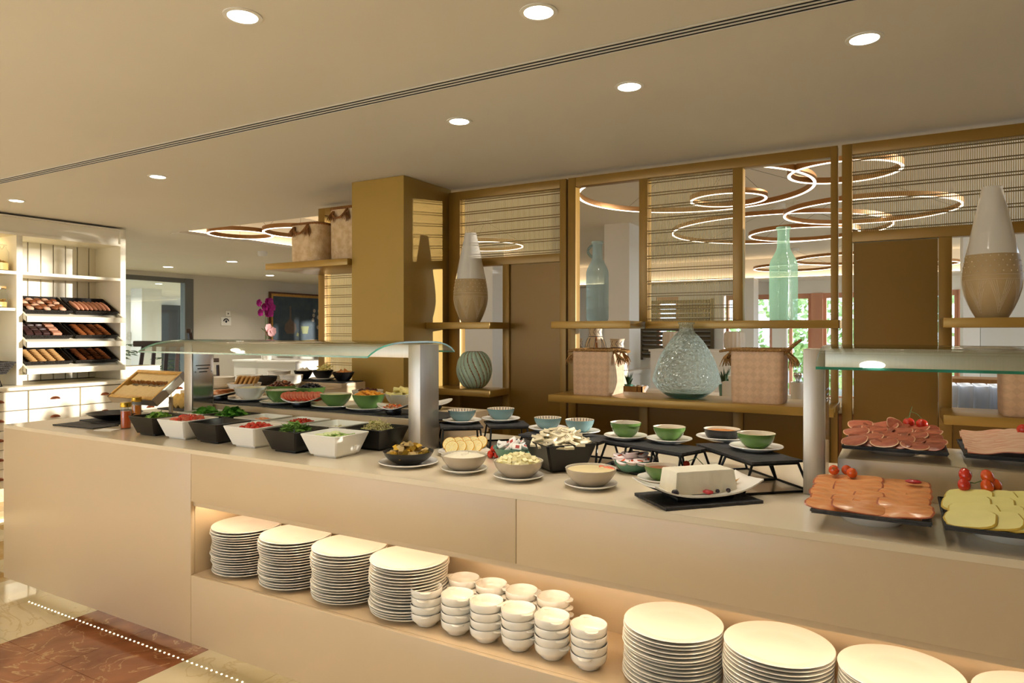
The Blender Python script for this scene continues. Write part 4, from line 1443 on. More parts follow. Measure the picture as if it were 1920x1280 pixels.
wavy_plate(-3.571, 2.715, 1.066, 0.105, 'wavy white platter of pale ham beside the left steel post', 0.2)
hs = MB().lathe([(0.0, 0.0), (0.05, 0.0), (0.055, 0.002), (0.05, 0.006), (0.0, 0.01)], 24, sy=0.7).mesh('ham_slice', 'salmon', 50)
for i in range(6):
    put(hs, 'ham_slice', 'pale pink ham slice on the wavy platter by the left steel post', 'ham', (-3.60 + 0.018 * i, 2.70 + 0.006 * i, S1 + 0.035 + 0.004 * i), group='ham slices on the wavy platter', rot=(R(6), R(-8), i))
wavy_plate(-2.18, 2.65, S1, 0.085, 'small white platter of orange pepper pieces next to the steel post', 0.3)
pp = MB().sphere((0, 0, 0), (0.010, 0.006, 0.004), 7, 5, 0.15).mesh('pepper_piece', 'tomato_orange', 60)
pp2 = MB().sphere((0, 0, 0), (0.010, 0.006, 0.004), 7, 5, 0.15).mesh('pepper_piece', 'nut', 60)
scatter([pp, pp2], 'pepper_piece', 'small orange or brown roasted pepper piece on the small platter', 'pepper', 'pepper pieces on the small platter', -2.18, 2.65, S1 + 0.034, 0.05, 0.014, 24, 0.014, 41)
wavy_plate(-2.17, 2.95, 1.066, 0.115, 'white platter edge showing behind the steel post above the blue bowls', 0.9)

# second row
def ring_bowl(p, z, label, material, inner, group=None, steep=0.15, kb=0.55):
    me = bowl_mesh('bowl', p[2], p[3], kb, material, inner, steep=steep, rings=True)
    put(me, 'bowl', label, 'bowl', (p[0], p[1], z), group=group)
    return p[0], p[1], z, p[2], p[3]


gd = set_bowl((-3.316, 2.96, 0.091, 0.078), S1, 'bright green bowl heaped with dates behind the creamy salad', 'bright_green_glaze', 'cream_inside', None)
dm = MB().sphere((0, 0, 0), (0.017, 0.009, 0.008), 9, 6, 0.06).mesh('date', 'dates', 60)
dm2 = MB().sphere((0, 0, 0), (0.016, 0.010, 0.009), 9, 6, 0.06).mesh('date', 'date_light', 60)
fill('date_bed', 'bed of dates filling the bright green bowl', 'dates', gd[0], gd[1], gd[2] + 0.062, gd[3] * 0.88, 0.02, 'dates', 4)
scatter([dm, dm, dm2], 'date', 'shiny brown date heaped in the bright green bowl', 'date', 'dates in the bright green bowl', gd[0], gd[1], gd[2] + 0.068, 0.073, 0.035, 36, 0.018, 33)
gp = set_bowl((-3.075, 2.965, 0.089, 0.078), S1, 'bright green bowl heaped with black prunes behind the tomato slices', 'bright_green_glaze', 'cream_inside', None)
pm = MB().sphere((0, 0, 0), (0.013, 0.010, 0.007), 8, 6, 0.15).mesh('prune', 'prunes', 60)
fill('prune_bed', 'bed of black prunes filling the bright green bowl', 'prunes', gp[0], gp[1], gp[2] + 0.062, gp[3] * 0.9, 0.02, 'prunes', 4)
scatter(pm, 'prune', 'black prune heaped in the bright green bowl', 'prune', 'prunes in the bright green bowl', gp[0], gp[1], gp[2] + 0.066, 0.072, 0.03, 38, 0.017, 34)
gr = set_bowl((-2.609, 2.945, 0.088, 0.080), S1, 'pale rimmed bowl of raisins behind the apricots', 'cream_inside', 'cream_inside', None)
fill('raisins', 'dark raisins filling the pale bowl behind the apricots', 'raisins', gr[0], gr[1], gr[2] + 0.064, gr[3] * 0.9, 0.02, 'raisins', 7, 1.4)
wb = set_bowl((-3.662, 2.965, 0.105, 0.08), S1, 'wide white bowl of sliced bread behind the egg salad', 'white_porcelain', 'white_porcelain', None, steep=0.8)
bs = MB().box(-.045, .045, -.007, .007, -.04, .04, .004).mesh('bread_slice', ['bread'])
for i in range(5):
    put(bs, 'bread_slice', 'toasted bread slice leaning in the wide white bowl', 'bread', (-3.715 + 0.032 * i, 2.955 + 0.008 * i, S1 + 0.085), group='bread slices in the white bowl', rot=(R(-24), 0, R(-52)))
# back rows
BR = 1.118
for i in range(3):
    ring_bowl((-4.318, 3.28, 0.105 + 0.001 * i, 0.05), 1.066 + 0.018 * i, 'white stacked bowl beside the left steel post', 'white_porcelain', 'white_porcelain', 'stack of white bowls by the left post')
ring_bowl((-4.045, 3.32, 0.088, 0.105), 1.066, 'tall white bowl behind the sliced bread', 'white_porcelain', 'white_porcelain')
ring_bowl((-3.745, 3.21, 0.072, 0.062), BR, 'dark blue grey ringed bowl behind the dates', 'slate', 'black_melamine')
ring_bowl((-3.835, 3.40, 0.080, 0.085), BR, 'white bowl tucked behind the dark blue grey bowl', 'white_porcelain', 'white_porcelain')
ring_bowl((-3.50, 3.205, 0.076, 0.078), BR, 'white ringed bowl in front of the black bowls', 'white_porcelain', 'white_porcelain')
put(slate_mesh('slate_mat', 0.57, 0.2, 0.006, 9), 'slate_mat', 'long slate mat under the three black bowls at the back', 'slate', (-3.425, 3.40, 1.146))
k1 = set_bowl((-3.615, 3.42, 0.066, 0.06), 1.152, 'black bowl of white cheese cubes at the back', 'black_melamine', 'black_melamine', None, steep=0.7)
k2 = set_bowl((-3.40, 3.39, 0.070, 0.062), 1.152, 'black bowl of yellow sticks on a saucer at the back', 'black_melamine', 'black_melamine', 'pale saucer under the black bowl of yellow sticks', 1.25, steep=0.5)
k3 = set_bowl((-3.225, 3.40, 0.074, 0.062), 1.152, 'black bowl of mixed nuts beside the gold column', 'black_melamine', 'black_melamine', None, steep=0.8)
fill('white_cheese', 'white crumbled cheese in the black bowl at the back', 'cheese', k1[0], k1[1], k1[2] + 0.05, 0.058, 0.022, 'cheese_white', 5, 1.0)
fill('mixed_nuts', 'mixed brown nuts in the black bowl beside the column', 'nuts', k3[0], k3[1], k3[2] + 0.05, 0.066, 0.018, 'nut', 6, 1.5)
fill('crisp_bed', 'yellow crisps filling the black bowl on the saucer', 'snack', k2[0], k2[1], k2[2] + 0.052, 0.062, 0.012, 'cheese_yellow', 6, 1.2)
rd = random.Random(8)
st = MB().box(-.003, .003, -.003, .003, -.03, .03).mesh('crisp_stick', 'cheese_yellow', 0)
for i in range(12):
    put(st, 'crisp_stick', 'yellow stick standing in the black bowl at the back', 'snack', (k2[0] + rd.uniform(-.01, .06), k2[1] + rd.uniform(-.03, .03), k2[2] + 0.08), group='yellow sticks', rot=(rd.uniform(-1.2, 1.2), rd.uniform(-1.2, 1.2), 0))


# ------------------------------------------------------------------ wire stands with slate tops and bowls
def wire_stand(label, c, ang, w, d, top, slate_label, frames=1):
    """Black wire frame, narrower at the top, standing on the counter; a slate lies on it."""
    h = top - CT
    t = thing('wire_stand', label, 'stand', (c[0], c[1], CT), ang)
    r = 0.0045
    fw = w / frames
    for k in range(frames):
        xc = -w / 2 + fw * (k + 0.5)
        hw, hd = fw / 2 - 0.012, d / 2 - 0.008
        bw, bd = fw / 2 - 0.002, d / 2 + 0.028
        lo = [(xc - bw, -bd, r), (xc + bw, -bd, r), (xc + bw, bd, r), (xc - bw, bd, r)]
        hi = [(xc - hw, -hd, h - r), (xc + hw, -hd, h - r), (xc + hw, hd, h - r), (xc - hw, hd, h - r)]
        MB().tube(lo, r, 6, closed=True).obj('base_ring', 'black_wire', parent=t)
        MB().tube(hi, r, 6, closed=True).obj('top_ring', 'black_wire', parent=t)
        for p, q in zip(lo, hi):
            MB().tube([p, q], r, 6).obj('leg', 'black_wire', parent=t)
    put(slate_mesh('slate_slab', w, d, 0.008, int(abs(c[0]) * 100)), 'slate_slab', slate_label, 'slate', (c[0], c[1], top), ang)
    return top + 0.008


ST = 1.045
wire_stand('black wire stand nearest to the steel post under the first blue bowl', (-1.765, 2.625), R(38), 0.19, 0.19, ST, 'slate slab under the blue bowl nearest to the steel post')
wire_stand('black wire stand under the second blue bowl from the steel post', (-1.60, 2.765), R(38), 0.19, 0.19, ST, 'slate slab under the second blue bowl from the steel post')
wire_stand('black wire stand behind the pan of butter packets', (-1.195, 2.565), R(-3), 0.37, 0.17, ST, 'slate slab under the two blue bowls behind the butter packets', 2)
wire_stand('black wire stand under the first two small green bowls', (-0.815, 2.525), R(-20), 0.375, 0.16, ST, 'slate slab under the dark seed and pale seed bowls', 3)
wire_stand('black wire stand beside the right steel post under the black bowl', (-0.475, 2.51), R(-48), 0.38, 0.185, ST + 0.005, 'slate slab under the black bowl and the last green bowl', 2)
SB = ST + 0.008
bowls = (
    ((-1.786, 2.669, 0.0655, 0.0537), 'blue bowl with dashed rim nearest to the steel post', 'blue_glaze', 'saucer under the blue bowl nearest to the steel post', 'pink_white', 'pale flakes', True),
    ((-1.657, 2.809, 0.0662, 0.0547), 'second blue bowl with dashed rim from the steel post', 'blue_glaze', 'saucer under the second blue bowl from the steel post', 'cereal', 'brown flakes', True),
    ((-1.319, 2.634, 0.0597, 0.0513), 'third blue bowl with dashed rim, filled with green brown seeds', 'blue_glaze', 'saucer under the third blue bowl', 'seeds', 'green brown seeds', True),
    ((-1.162, 2.618, 0.0609, 0.0538), 'fourth blue bowl with dashed rim, beside the dark seed bowl', 'blue_glaze', 'saucer under the fourth blue bowl', 'cereal', 'tan flakes', True),
    ((-0.951, 2.591, 0.0614, 0.0596), 'green bowl of dark seeds on a wire stand', 'green_glaze', 'saucer under the dark seed bowl', 'dark_seeds', 'dark seeds', False),
    ((-0.776, 2.599, 0.0624, 0.0534), 'green bowl of pale seeds on a wire stand', 'green_glaze', 'saucer under the pale seed bowl', 'seeds', 'pale seeds', False),
    ((-0.603, 2.718, 0.07, 0.0378), 'low black straight sided bowl of brown nuts', 'black_melamine', 'saucer under the low black bowl', 'nut', 'chopped brown nuts', False),
    ((-0.446, 2.549, 0.0663, 0.0542), 'last and largest green bowl on the wire stands, by the right steel post', 'green_glaze', 'saucer under the last green bowl', 'seeds', 'tan seeds', False))
for p, label, glaze, sl_, food, fname, dash in bowls:
    z0 = SB + (0.005 if p[0] > -0.62 else 0)
    straight = 'straight' in label
    bw = set_bowl(p, z0, label, glaze, 'cream_inside', sl_, 1.40, 0.78 if straight else 0.48, steep=0.9 if straight else 0.18, dashes=dash)
    top_fill(bw, fname.replace(' ', '_'), fname + ' in the ' + label, 'cereal', 0.006, food, 3, 0.5, 0.74)

# ------------------------------------------------------------------ bowls along the front of the counter
f1 = (-1.700, 2.159, 0.1008, 0.0464)
saucer(f1[0], f1[1], CT, 0.118, 'white saucer under the black bowl of foil butter portions')
b = bowl_mesh('bowl', f1[2], f1[3] + 0.004, 0.5, 'black_melamine', 'black_melamine', steep=0.35, sx=1.0)
put(b, 'bowl', 'black bowl of gold foil butter portions beside the steel post', 'bowl', (f1[0], f1[1], CT + 0.0075))
foil = MB()
foil.hexa([(-.017, -.013, -.006), (.017, -.013, -.006), (.017, .013, -.006), (-.017, .013, -.006)], [(-.013, -.009, .008), (.013, -.009, .008), (.013, .009, .008), (-.013, .009, .008)])
foil_a = foil.mesh('butter_portion', 'gold_foil', 0)
foil_b = foil.mesh('butter_portion', 'brown_foil', 0)
scatter([foil_a, foil_b], 'butter_portion', 'small gold foil wrapped butter portion in the black bowl', 'butter', 'gold foil butter portions', f1[0], f1[1], CT + 0.0075 + f1[3] * 0.80, f1[2] * 0.72, 0.036, 28, 0.026, 51, flat=1.4)
fill('butter_bed', 'foil butter portions filling the bottom of the black bowl', 'butter', f1[0], f1[1], CT + 0.0075 + f1[3] * 0.68, f1[2] * 0.78, 0.02, 'brown_foil', 3, 0.8)
f2 = set_bowl((-1.434, 2.159, 0.0876, 0.0595), CT, 'taupe bowl of thick white yogurt in front of the lemon slices', 'taupe_stoneware', 'taupe_inside', 'white saucer under the yogurt bowl', 1.0, steep=0.25)
top_fill(f2, 'yogurt', 'thick white yogurt in the taupe bowl by the lemons', 'yogurt', 0.014, 'yogurt', 2, 0.5, 0.86)
f3 = set_bowl((-1.195, 2.152, 0.0894, 0.0605), CT, 'taupe ribbed bowl of cheese cubes in front of the butter packets', 'taupe_stoneware', 'taupe_inside', 'white saucer under the cheese cube bowl', 1.02, steep=0.2, rib=70)
fill('cheese_bed', 'cheese pieces filling the taupe ribbed bowl', 'cheese', f3[0], f3[1], f3[2] + f3[4] * 0.8, f3[3] * 0.9, 0.018, 'cheese_pale', 3, 0.6)
cc = MB().box(-.0085, .0085, -.0085, .0085, -.0085, .0085, .0015).mesh('cheese_cube', 'cheese_pale')
scatter(cc, 'cheese_cube', 'pale yellow cheese cube heaped in the taupe ribbed bowl', 'cheese', 'cheese cubes in the taupe bowl', f3[0], f3[1], f3[2] + f3[4] * 0.88, f3[3] * 0.8, 0.026, 48, 0.0175, 52)
f4 = set_bowl((-0.917, 2.159, 0.0873, 0.0595), CT, 'taupe bowl of smooth cream with cut tomatoes on top', 'taupe_stoneware', 'taupe_inside', 'white saucer under the cream and tomato bowl', 1.04, steep=0.25)
top_fill(f4, 'cream', 'smooth cream in the taupe bowl with tomatoes', 'cream', 0.006, 'custard', 2, 0.1, 0.9)
wd2 = wedge_mesh(0.02)
for i, (dx, dy, a) in enumerate(((0.055, 0.03, 0.3), (0.03, 0.045, 1.2))):
    put(wd2, 'tomato_wedge', ('cut tomato half at the right edge of the cream' if i == 0 else 'cut tomato half at the back edge of the cream'), 'tomato', (f4[0] + dx, f4[1] + dy, f4[2] + f4[4] * 0.92), rot=(R(-70), R(10), a))
# black square pan of butter packets
bp = pan_mesh('square_pan', 0.215, 0.215, 0.105, 'black_melamine')
bc = (-1.15, 2.40)
put(bp, 'square_pan', 'black square pan heaped with paper butter packets', 'food pan', (*bc, CT), R(53))
pk = MB()
pk.box(-.026, .026, -.018, .018, -.0045, .0045)
pk.m = 1
for k in (-.006, .0, .006):
    pk.box(-.012, .008, k - .0012, k + .0012, .0045, .0049)
pk.box(.013, .019, -.005, .003, .0045, .0049)
pkm = pk.mesh('butter_packet', ['butter_paper', 'print_dark'], 0)
scatter(pkm, 'butter_packet', 'cream paper butter packet with dark print in the black square pan', 'butter', 'paper butter packets', bc[0], bc[1], CT + 0.100, 0.098, 0.05, 46, 0.030, 53, flat=0.9, rz=R(53))
fill('packet_bed', 'paper butter packets filling the bottom of the black square pan', 'butter', bc[0], bc[1], CT + 0.07, 0.088, 0.05, 'butter_paper', 5, 0.3)
# lemon slices
b = MB().lathe([(0.0, -.002), (0.026, -.002), (0.026, .002), (0.0, .002)], 24)
b.m = 1
b.lathe([(0.025, -.0024), (0.028, -.0024), (0.028, .0024), (0.025, .0024)], 24, cap=False)
b.m = 2
b.lathe([(0.028, -.0026), (0.031, -.0018), (0.031, .0018), (0.028, .0026)], 24, cap=False)
for k in range(8):
    a = 2 * pi * k / 8
    b.m = 1
    b.M = Matrix.Rotation(a, 4, 'Z')
    b.box(0.002, 0.026, -.0008, .0008, -.0024, .0024)
b.M = None
lem = b.mesh('lemon_slice', ['lemon_flesh', 'lemon_pith', 'lemon_rind'], 40)
lp = (-1.640, 2.458, 0.955)
saucer(lp[0], lp[1] + 0.01, CT, 0.115, 'white plate of lemon slices behind the yogurt bowl')
for i in range(9):
    row, c = (0, i) if i < 5 else (1, i - 5)
    a = R(29.6)
    lx, ly = -0.068 + 0.034 * c + 0.016 * row, 0.038 - 0.062 * row + 0.010 * c
    put(lem, 'lemon_slice', 'yellow lemon slice fanned out behind the yogurt bowl', 'lemon', (lp[0] + lx * cos(a) - ly * sin(a), lp[1] + 0.01 + lx * sin(a) + ly * cos(a), CT + 0.034 + 0.006 * (1 - row)), group='lemon slices', rot=(R(50), R(-24), a))
# teal bowl of jam pots with tomatoes
f7 = (-1.438, 2.510, 0.0644, 0.0369)
put(bowl_mesh('bowl', 0.085, 0.055, 0.6, 'teal_glaze', 'teal_glaze', steep=0.8), 'bowl', 'teal bowl of little jam tubs half hidden by the butter pan', 'bowl', (-1.392, 2.460, 0.95))
jp = MB()
jp.box(-.02, .02, -.015, .015, -.007, .007, .003)
jp.m = 1
jp.box(-.005, .011, -.009, .006, .0068, .0076)
jpm = jp.mesh('jam_tub', ['paper', 'paper_print'])
jz = (-1.392, 2.460, 0.95)
scatter(jpm, 'jam_tub', 'small white and red jam tub in the teal bowl', 'jam', 'jam tubs in the teal bowl', jz[0], jz[1], CT + 0.055, 0.062, 0.02, 12, 0.03, 54, flat=1.6)
tm = tomato_mesh(0.014)
tr = (-1.494, 2.448, 0.965)
for i, (dx, dy, dz) in enumerate(((0, 0, 0.014), (0.027, 0.008, 0.014), (0.012, 0.03, 0.014), (-.016, 0.026, 0.014), (0.006, 0.014, 0.038), (0.036, 0.034, 0.014), (0.024, 0.02, 0.036))):
    put(tm, 'cherry_tomato', 'red cherry tomato of the bunch beside the lemon slices', 'tomato', (tr[0] + dx, tr[1] + dy, CT + dz), group='tomato bunch beside the lemons', rot=(0.4 * i, 0.3, i))
# teal bowl of flat jam portions
f8 = (-0.879, 2.434, 0.95)
put(bowl_mesh('bowl', 0.080, 0.05, 0.6, 'teal_glaze', 'teal_glaze', steep=0.5), 'bowl', 'teal bowl of flat round jam portions behind the cream bowl', 'bowl', (f8[0], f8[1] + 0.05, CT))
jl = MB().lathe([(0.0, -.006), (0.02, -.006), (0.026, .004), (0.028, .005), (0.028, .0065), (0.0, .0065)], 20)
jl.m = 1
jl.box(-.012, .010, -.004, .005, .0064, .0070)
jl.m = 2
jl.box(.002, .016, -.010, -.006, .0064, .0070)
jlm = jl.mesh('jam_portion', ['pink_white', 'tomato_orange', 'stem_green'])
scatter(jlm, 'jam_portion', 'flat round jam portion with a printed fruit on its lid', 'jam', 'flat jam portions', f8[0], f8[1] + 0.05, CT + 0.045, 0.062, 0.022, 13, 0.036, 55, flat=.6)
# green bowl beside the fresh cheese
f9 = set_bowl((-0.734, 2.362, 0.0608, 0.0501), CT, 'green bowl of brown spread beside the fresh cheese block', 'green_glaze', 'cream_inside', 'white saucer under the brown spread bowl', 1.4, steep=0.2)
top_fill(f9, 'brown_spread', 'brown grainy spread in the green bowl by the cheese block', 'spread', 0.005, 'mousse', 3, 0.5, 0.78)
tb = (-0.69, 2.513, 0.955)
for i, (dx, dy, dz) in enumerate(((0, 0.02, 0.013), (0.02, 0.05, 0.013), (-.01, 0.05, 0.013), (-.004, 0.03, 0.036), (0.045, 0.045, 0.013))):
    put(tm, 'cherry_tomato', 'red cherry tomato of the bunch behind the fresh cheese block', 'tomato', (tb[0] + dx, tb[1] + dy, CT + dz), group='tomato bunch behind the cheese block', rot=(0.4 * i, 0.3, i), scale=0.9)
MB().tube([(tb[0], tb[1] + 0.03, CT + 0.045), (tb[0] + 0.03, tb[1] + 0.045, CT + 0.06), (tb[0] + 0.06, tb[1] + 0.05, CT + 0.03), (tb[0] + 0.08, tb[1] + 0.055, CT + 0.012)], 0.0018, 5).obj('tomato_vine', 'stem_green')
o = bpy.data.objects['tomato_vine']
o['label'], o['category'] = 'thin green vine stalk of the tomato bunch behind the cheese block', 'stalk'

# fresh cheese block on a curved platter on a slate
CX, CY, CA = -0.557, 2.169, R(46)
put(slate_mesh('slate_tray', 0.335, 0.206, 0.009, 5), 'slate_tray', 'slate slab under the fresh cheese platter at the counter edge', 'slate', (CX, CY, CT), CA)
b = MB()
L, W, n = 0.19, 0.085, 16
for dz, m in ((0.0, 0), (-0.005, 1)):
    vs = []
    for i in range(n + 1):
        x = -L + 2 * L * i / n
        z = 0.016 + 0.038 * abs(x / L) ** 2.6 + dz
        for y in (-W, -W * .5, 0, W * .5, W):
            vs.append((x, y * (1 - 0.12 * abs(x / L) ** 3), z + 0.006 * (abs(y) / W) ** 2))
    fs = [(i * 5 + k, (i + 1) * 5 + k, (i + 1) * 5 + k + 1, i * 5 + k + 1) for i in range(n) for k in range(4)]
    b.m = m
    b.add(vs, fs if m == 0 else [f[::-1] for f in fs])
o = 5 * (n + 1)
side = []
for i in range(n):
    side.append((i * 5, o + i * 5, o + (i + 1) * 5, (i + 1) * 5))
    side.append((i * 5 + 4, (i + 1) * 5 + 4, o + (i + 1) * 5 + 4, o + i * 5 + 4))
for k in range(4):
    side.append((k, k + 1, o + k + 1, o + k))
    side.append((n * 5 + k, o + n * 5 + k, o + n * 5 + k + 1, n * 5 + k + 1))
b.f += side
b.k += [0] * len(side)
b.m = 1
b.box(-0.10, 0.10, -0.05, 0.05, 0.0, 0.014, 0.003)
put(b.mesh('platter', ['white_porcelain', 'black_melamine'], 40), 'platter', 'white platter with upturned ends carrying the fresh cheese block', 'platter', (CX, CY, CT + 0.009), CA)
b = MB()
rd = random.Random(21)
pts = []
L2, W2 = 0.108, 0.052
nn = 18
for k in range(nn):
    pts.append((-L2 + 2 * L2 * k / nn, -W2 + rd.uniform(-.0022, .0022)))
for k in range(8):
    pts.append((L2 + rd.uniform(-.0022, .0022), -W2 + 2 * W2 * k / 8))
for k in range(nn):
    pts.append((L2 - 2 * L2 * k / nn, W2 + rd.uniform(-.0022, .0022)))
for k in range(8):
    pts.append((-L2 + rd.uniform(-.0022, .0022), W2 - 2 * W2 * k / 8))
m = len(pts)
vs = [(x, y, 0) for x, y in pts] + [(x * .93, y * .88, 0.066) for x, y in pts] + [(x * .91, y * .85, 0.069) for x, y in pts]
b.add(vs, [tuple(range(m - 1, -1, -1)), tuple(range(2 * m, 3 * m))] + [(j * m + i, j * m + (i + 1) % m, (j + 1) * m + (i + 1) % m, (j + 1) * m + i) for j in (0, 1) for i in range(m)])
put(b.mesh('fresh_cheese', 'cheese_white', 30), 'fresh_cheese', 'white block of fresh cheese on the platter with upturned ends', 'cheese', (CX, CY, CT + 0.030), CA)


def on_platter(x, y, z=0.0):
    return (CX + x * cos(CA) - y * sin(CA), CY + x * sin(CA) + y * cos(CA), CT + 0.032 + z)


bm_ = MB().sphere((0, 0, 0), (0.010, 0.009, 0.009), 10, 7, 0.05).mesh('berry', 'dark_berry', 60)
put(bm_, 'berry', 'large dark berry at the left corner of the cheese block', 'berry', on_platter(-0.115, -0.063, 0.010), scale=1.2)
put(bm_, 'berry', 'small dark berry at the middle front of the cheese block', 'berry', on_platter(0.03, -0.066, 0.007), scale=0.7)
put(bm_, 'berry', 'small dark berry near the right front of the cheese block', 'berry', on_platter(0.068, -0.066, 0.007), scale=0.75)
put(MB().sphere((0, 0, 0), (0.017, 0.010, 0.007), 10, 6, 0.12).mesh('strawberry', 'red_berry', 60), 'strawberry', 'cut strawberry at the front of the cheese block', 'berry', on_platter(-0.005, -0.068, 0.007))
b = MB()
for k in range(6):
    a = 2 * pi * k / 6
    b.M = Matrix.Rotation(a, 4, 'Z')
    b.add([(0, 0, 0), (0.010, -.008, 0.006), (0.024, 0, 0.018), (0.010, 0.008, 0.006)], [(0, 1, 2, 3)])
b.M = None
b.m = 1
b.sphere((0, 0, 0.012), 0.009, 8, 6)
put(b.mesh('physalis', ['honeycomb', 'apricot'], 40), 'physalis', 'golden husked fruit at the far end of the cheese platter', 'fruit', on_platter(0.128, 0.0, 0.012), 0.4)
put(b.mesh('physalis', ['honeycomb', 'apricot'], 40), 'physalis', 'golden husked fruit behind the far corner of the cheese block', 'fruit', on_platter(0.118, 0.04, 0.010), 1.4)


# ------------------------------------------------------------------ sliced meats and cheese on slates under the right guard
def serving_slate(x0, x1, y0, y1, z, label, foot_r=0.122, foot_h=0.042):
    t = thing('serving_slate', label, 'slate', ((x0 + x1) / 2, (y0 + y1) / 2, z))
    MB().lathe([(0.0, 0.0), (foot_r * 0.6, 0.0), (foot_r, foot_h - 0.004), (foot_r, foot_h), (foot_r * 0.94, foot_h), (foot_r * 0.55, 0.008), (0.0, 0.008)], 36, sy=0.9).obj('foot_dish', 'white_porcelain', parent=t)
    put(slate_mesh('slate_board', x1 - x0, y1 - y0, 0.008, int(abs(x0) * 97) + 3), 'slate_board', parent=t, loc=(0, 0, foot_h))
    rim = MB()
    w, d = (x1 - x0) / 2, (y1 - y0) / 2
    rim.tube([(-w, -d, foot_h + .008), (w, -d, foot_h + .008), (w, d, foot_h + .008), (-w, d, foot_h + .008)], 0.0042, 6, closed=True).obj('raised_edge', 'slate', parent=t, smooth=0)
    return (x0 + x1) / 2, (y0 + y1) / 2, z + foot_h + 0.008


def flat_slice(name, w, d, th, material, edge, seed, bend=0.0, rnd=2.4, n=18):
    """Thin slice with a rounded outline, a different edge colour and a gentle bend."""
    rd = random.Random(seed)
    pts = []
    for i in range(n):
        a = 2 * pi * i / n
        c, s = cos(a), sin(a)
        x = math.copysign(abs(c) ** (2 / rnd), c) * w / 2 * rd.uniform(.96, 1.03)
        y = math.copysign(abs(s) ** (2 / rnd), s) * d / 2 * rd.uniform(.96, 1.03)
        pts.append((x, y, bend * (x / (w / 2)) ** 2))
    vs = [(0, 0, th)] + [(x * .93, y * .91, z + th) for x, y, z in pts] + [(x, y, z + th * .5) for x, y, z in pts] + [(x * .95, y * .95, z) for x, y, z in pts] + [(0, 0, 0)]
    fs = [(0, 1 + i, 1 + (i + 1) % n) for i in range(n)]
    k = [0] * n
    for j in range(2):
        for i in range(n):
            fs.append((1 + j * n + i, 1 + (j + 1) * n + i, 1 + (j + 1) * n + (i + 1) % n, 1 + j * n + (i + 1) % n))
            k.append(1)
    e = 1 + 3 * n
    fs += [(e, 1 + 2 * n + (i + 1) % n, 1 + 2 * n + i) for i in range(n)]
    k += [0] * n
    b = MB()
    b.v, b.f, b.k = vs, fs, k
    return b.mesh(name, [material, edge], 30)


# ham
hx, hy, hz = serving_slate(-0.165, 0.130, 2.505, 2.845, 1.066, 'slate of overlapping cured ham slices on the riser', foot_h=0.028)
hm = [flat_slice('ham_slice', 0.085, 0.075, 0.0028, 'ham', 'ham_fat', 3, 0.004), flat_slice('ham_slice', 0.06, 0.06, 0.0028, 'ham_dark', 'ham', 4, 0.003)]
rd = random.Random(14)
for row in range(5):
    for c in range(6):
        put(hm[(c + row) % 2], 'ham_slice', 'thin cured ham slice overlapping others on the riser slate', 'ham', (hx - 0.108 + 0.043 * c + rd.uniform(-.006, .006), hy - 0.125 + 0.056 * row + rd.uniform(-.005, .005), hz + 0.010 + 0.007 * row + rd.uniform(0, .004)),
            group='cured ham slices', rot=(R(16 + rd.uniform(-6, 6)), R(rd.uniform(-14, 4)), rd.uniform(-.4, .4)))
put(hm[0], 'ham_slice', 'folded ham slice standing up at the back of the ham slate', 'ham', (hx + 0.0, hy + 0.10, hz + 0.05), rot=(R(55), R(20), 0.4), scale=0.7)
MB().box(-0.12, 0.12, -0.14, 0.14, 0, 0.022, 0.01).obj('ham_bed', 'ham', smooth=60)
o = bpy.data.objects['ham_bed']
o.location = (hx, hy, hz)
o.rotation_euler = (R(4), 0, 0)
o['label'], o['category'], o['kind'] = 'layered cured ham under the visible slices', 'ham', 'stuff'
tm2 = tomato_mesh(0.019)
for i, (dx, dy) in enumerate(((0.045, 0.135), (0.085, 0.12))):
    put(tm2, 'cherry_tomato', ('cherry tomato with its stalk on the ham slate, towards the guard post' if i == 0 else 'cherry tomato on the ham slate nearest to the bacon'), 'tomato', (hx + dx, hy + dy, hz + 0.055), rot=(R(20), R(-15 + 30 * i), i))
v = MB()
v.tube([(hx + 0.045, hy + 0.135, hz + 0.07), (hx + 0.05, hy + 0.14, hz + 0.095), (hx + 0.055, hy + 0.14, hz + 0.112)], 0.0013, 5)
v.tube([(hx + 0.05, hy + 0.14, hz + 0.095), (hx + 0.07, hy + 0.13, hz + 0.088), (hx + 0.085, hy + 0.12, hz + 0.072)], 0.0012, 5)
o = v.obj('tomato_vine', 'stem_green', label='green vine stalk joining the two tomatoes on the ham slate')
o['category'] = 'stalk'
# bacon
bx_, by_, bz_ = serving_slate(0.175, 0.48, 2.505, 2.845, 1.066, 'slate of layered bacon strips on the riser', foot_h=0.028)


def strip_mesh(seed):
    rd = random.Random(seed)
    n = 26
    ph = rd.uniform(0, 6)
    vs, fs, k = [], [], []
    for i in range(n + 1):
        x = -0.145 + 0.29 * i / n
        z = 0.008 * sin(x * 22 + 1.2) + 0.002 * sin(x * 70 + ph)
        y = 0.004 * sin(x * 40 + ph)
        vs += [(x, y - 0.021, z), (x, y + 0.021, z + 0.010), (x, y + 0.021, z + 0.013), (x, y - 0.021, z + 0.0032)]
    for i in range(n):
        o = 4 * i
        for a, c, mm in ((0, 1, 0), (1, 2, 1), (2, 3, 0), (3, 0, 1)):
            fs.append((o + a, o + c, o + 4 + c, o + 4 + a))
            k.append(mm)
    fs += [(0, 3, 2, 1), (4 * n, 4 * n + 1, 4 * n + 2, 4 * n + 3)]
    k += [0, 0]
    b = MB()
    b.v, b.f, b.k = vs, fs, k
    return b.mesh('bacon_strip', ['bacon', 'bacon_edge'], 60)


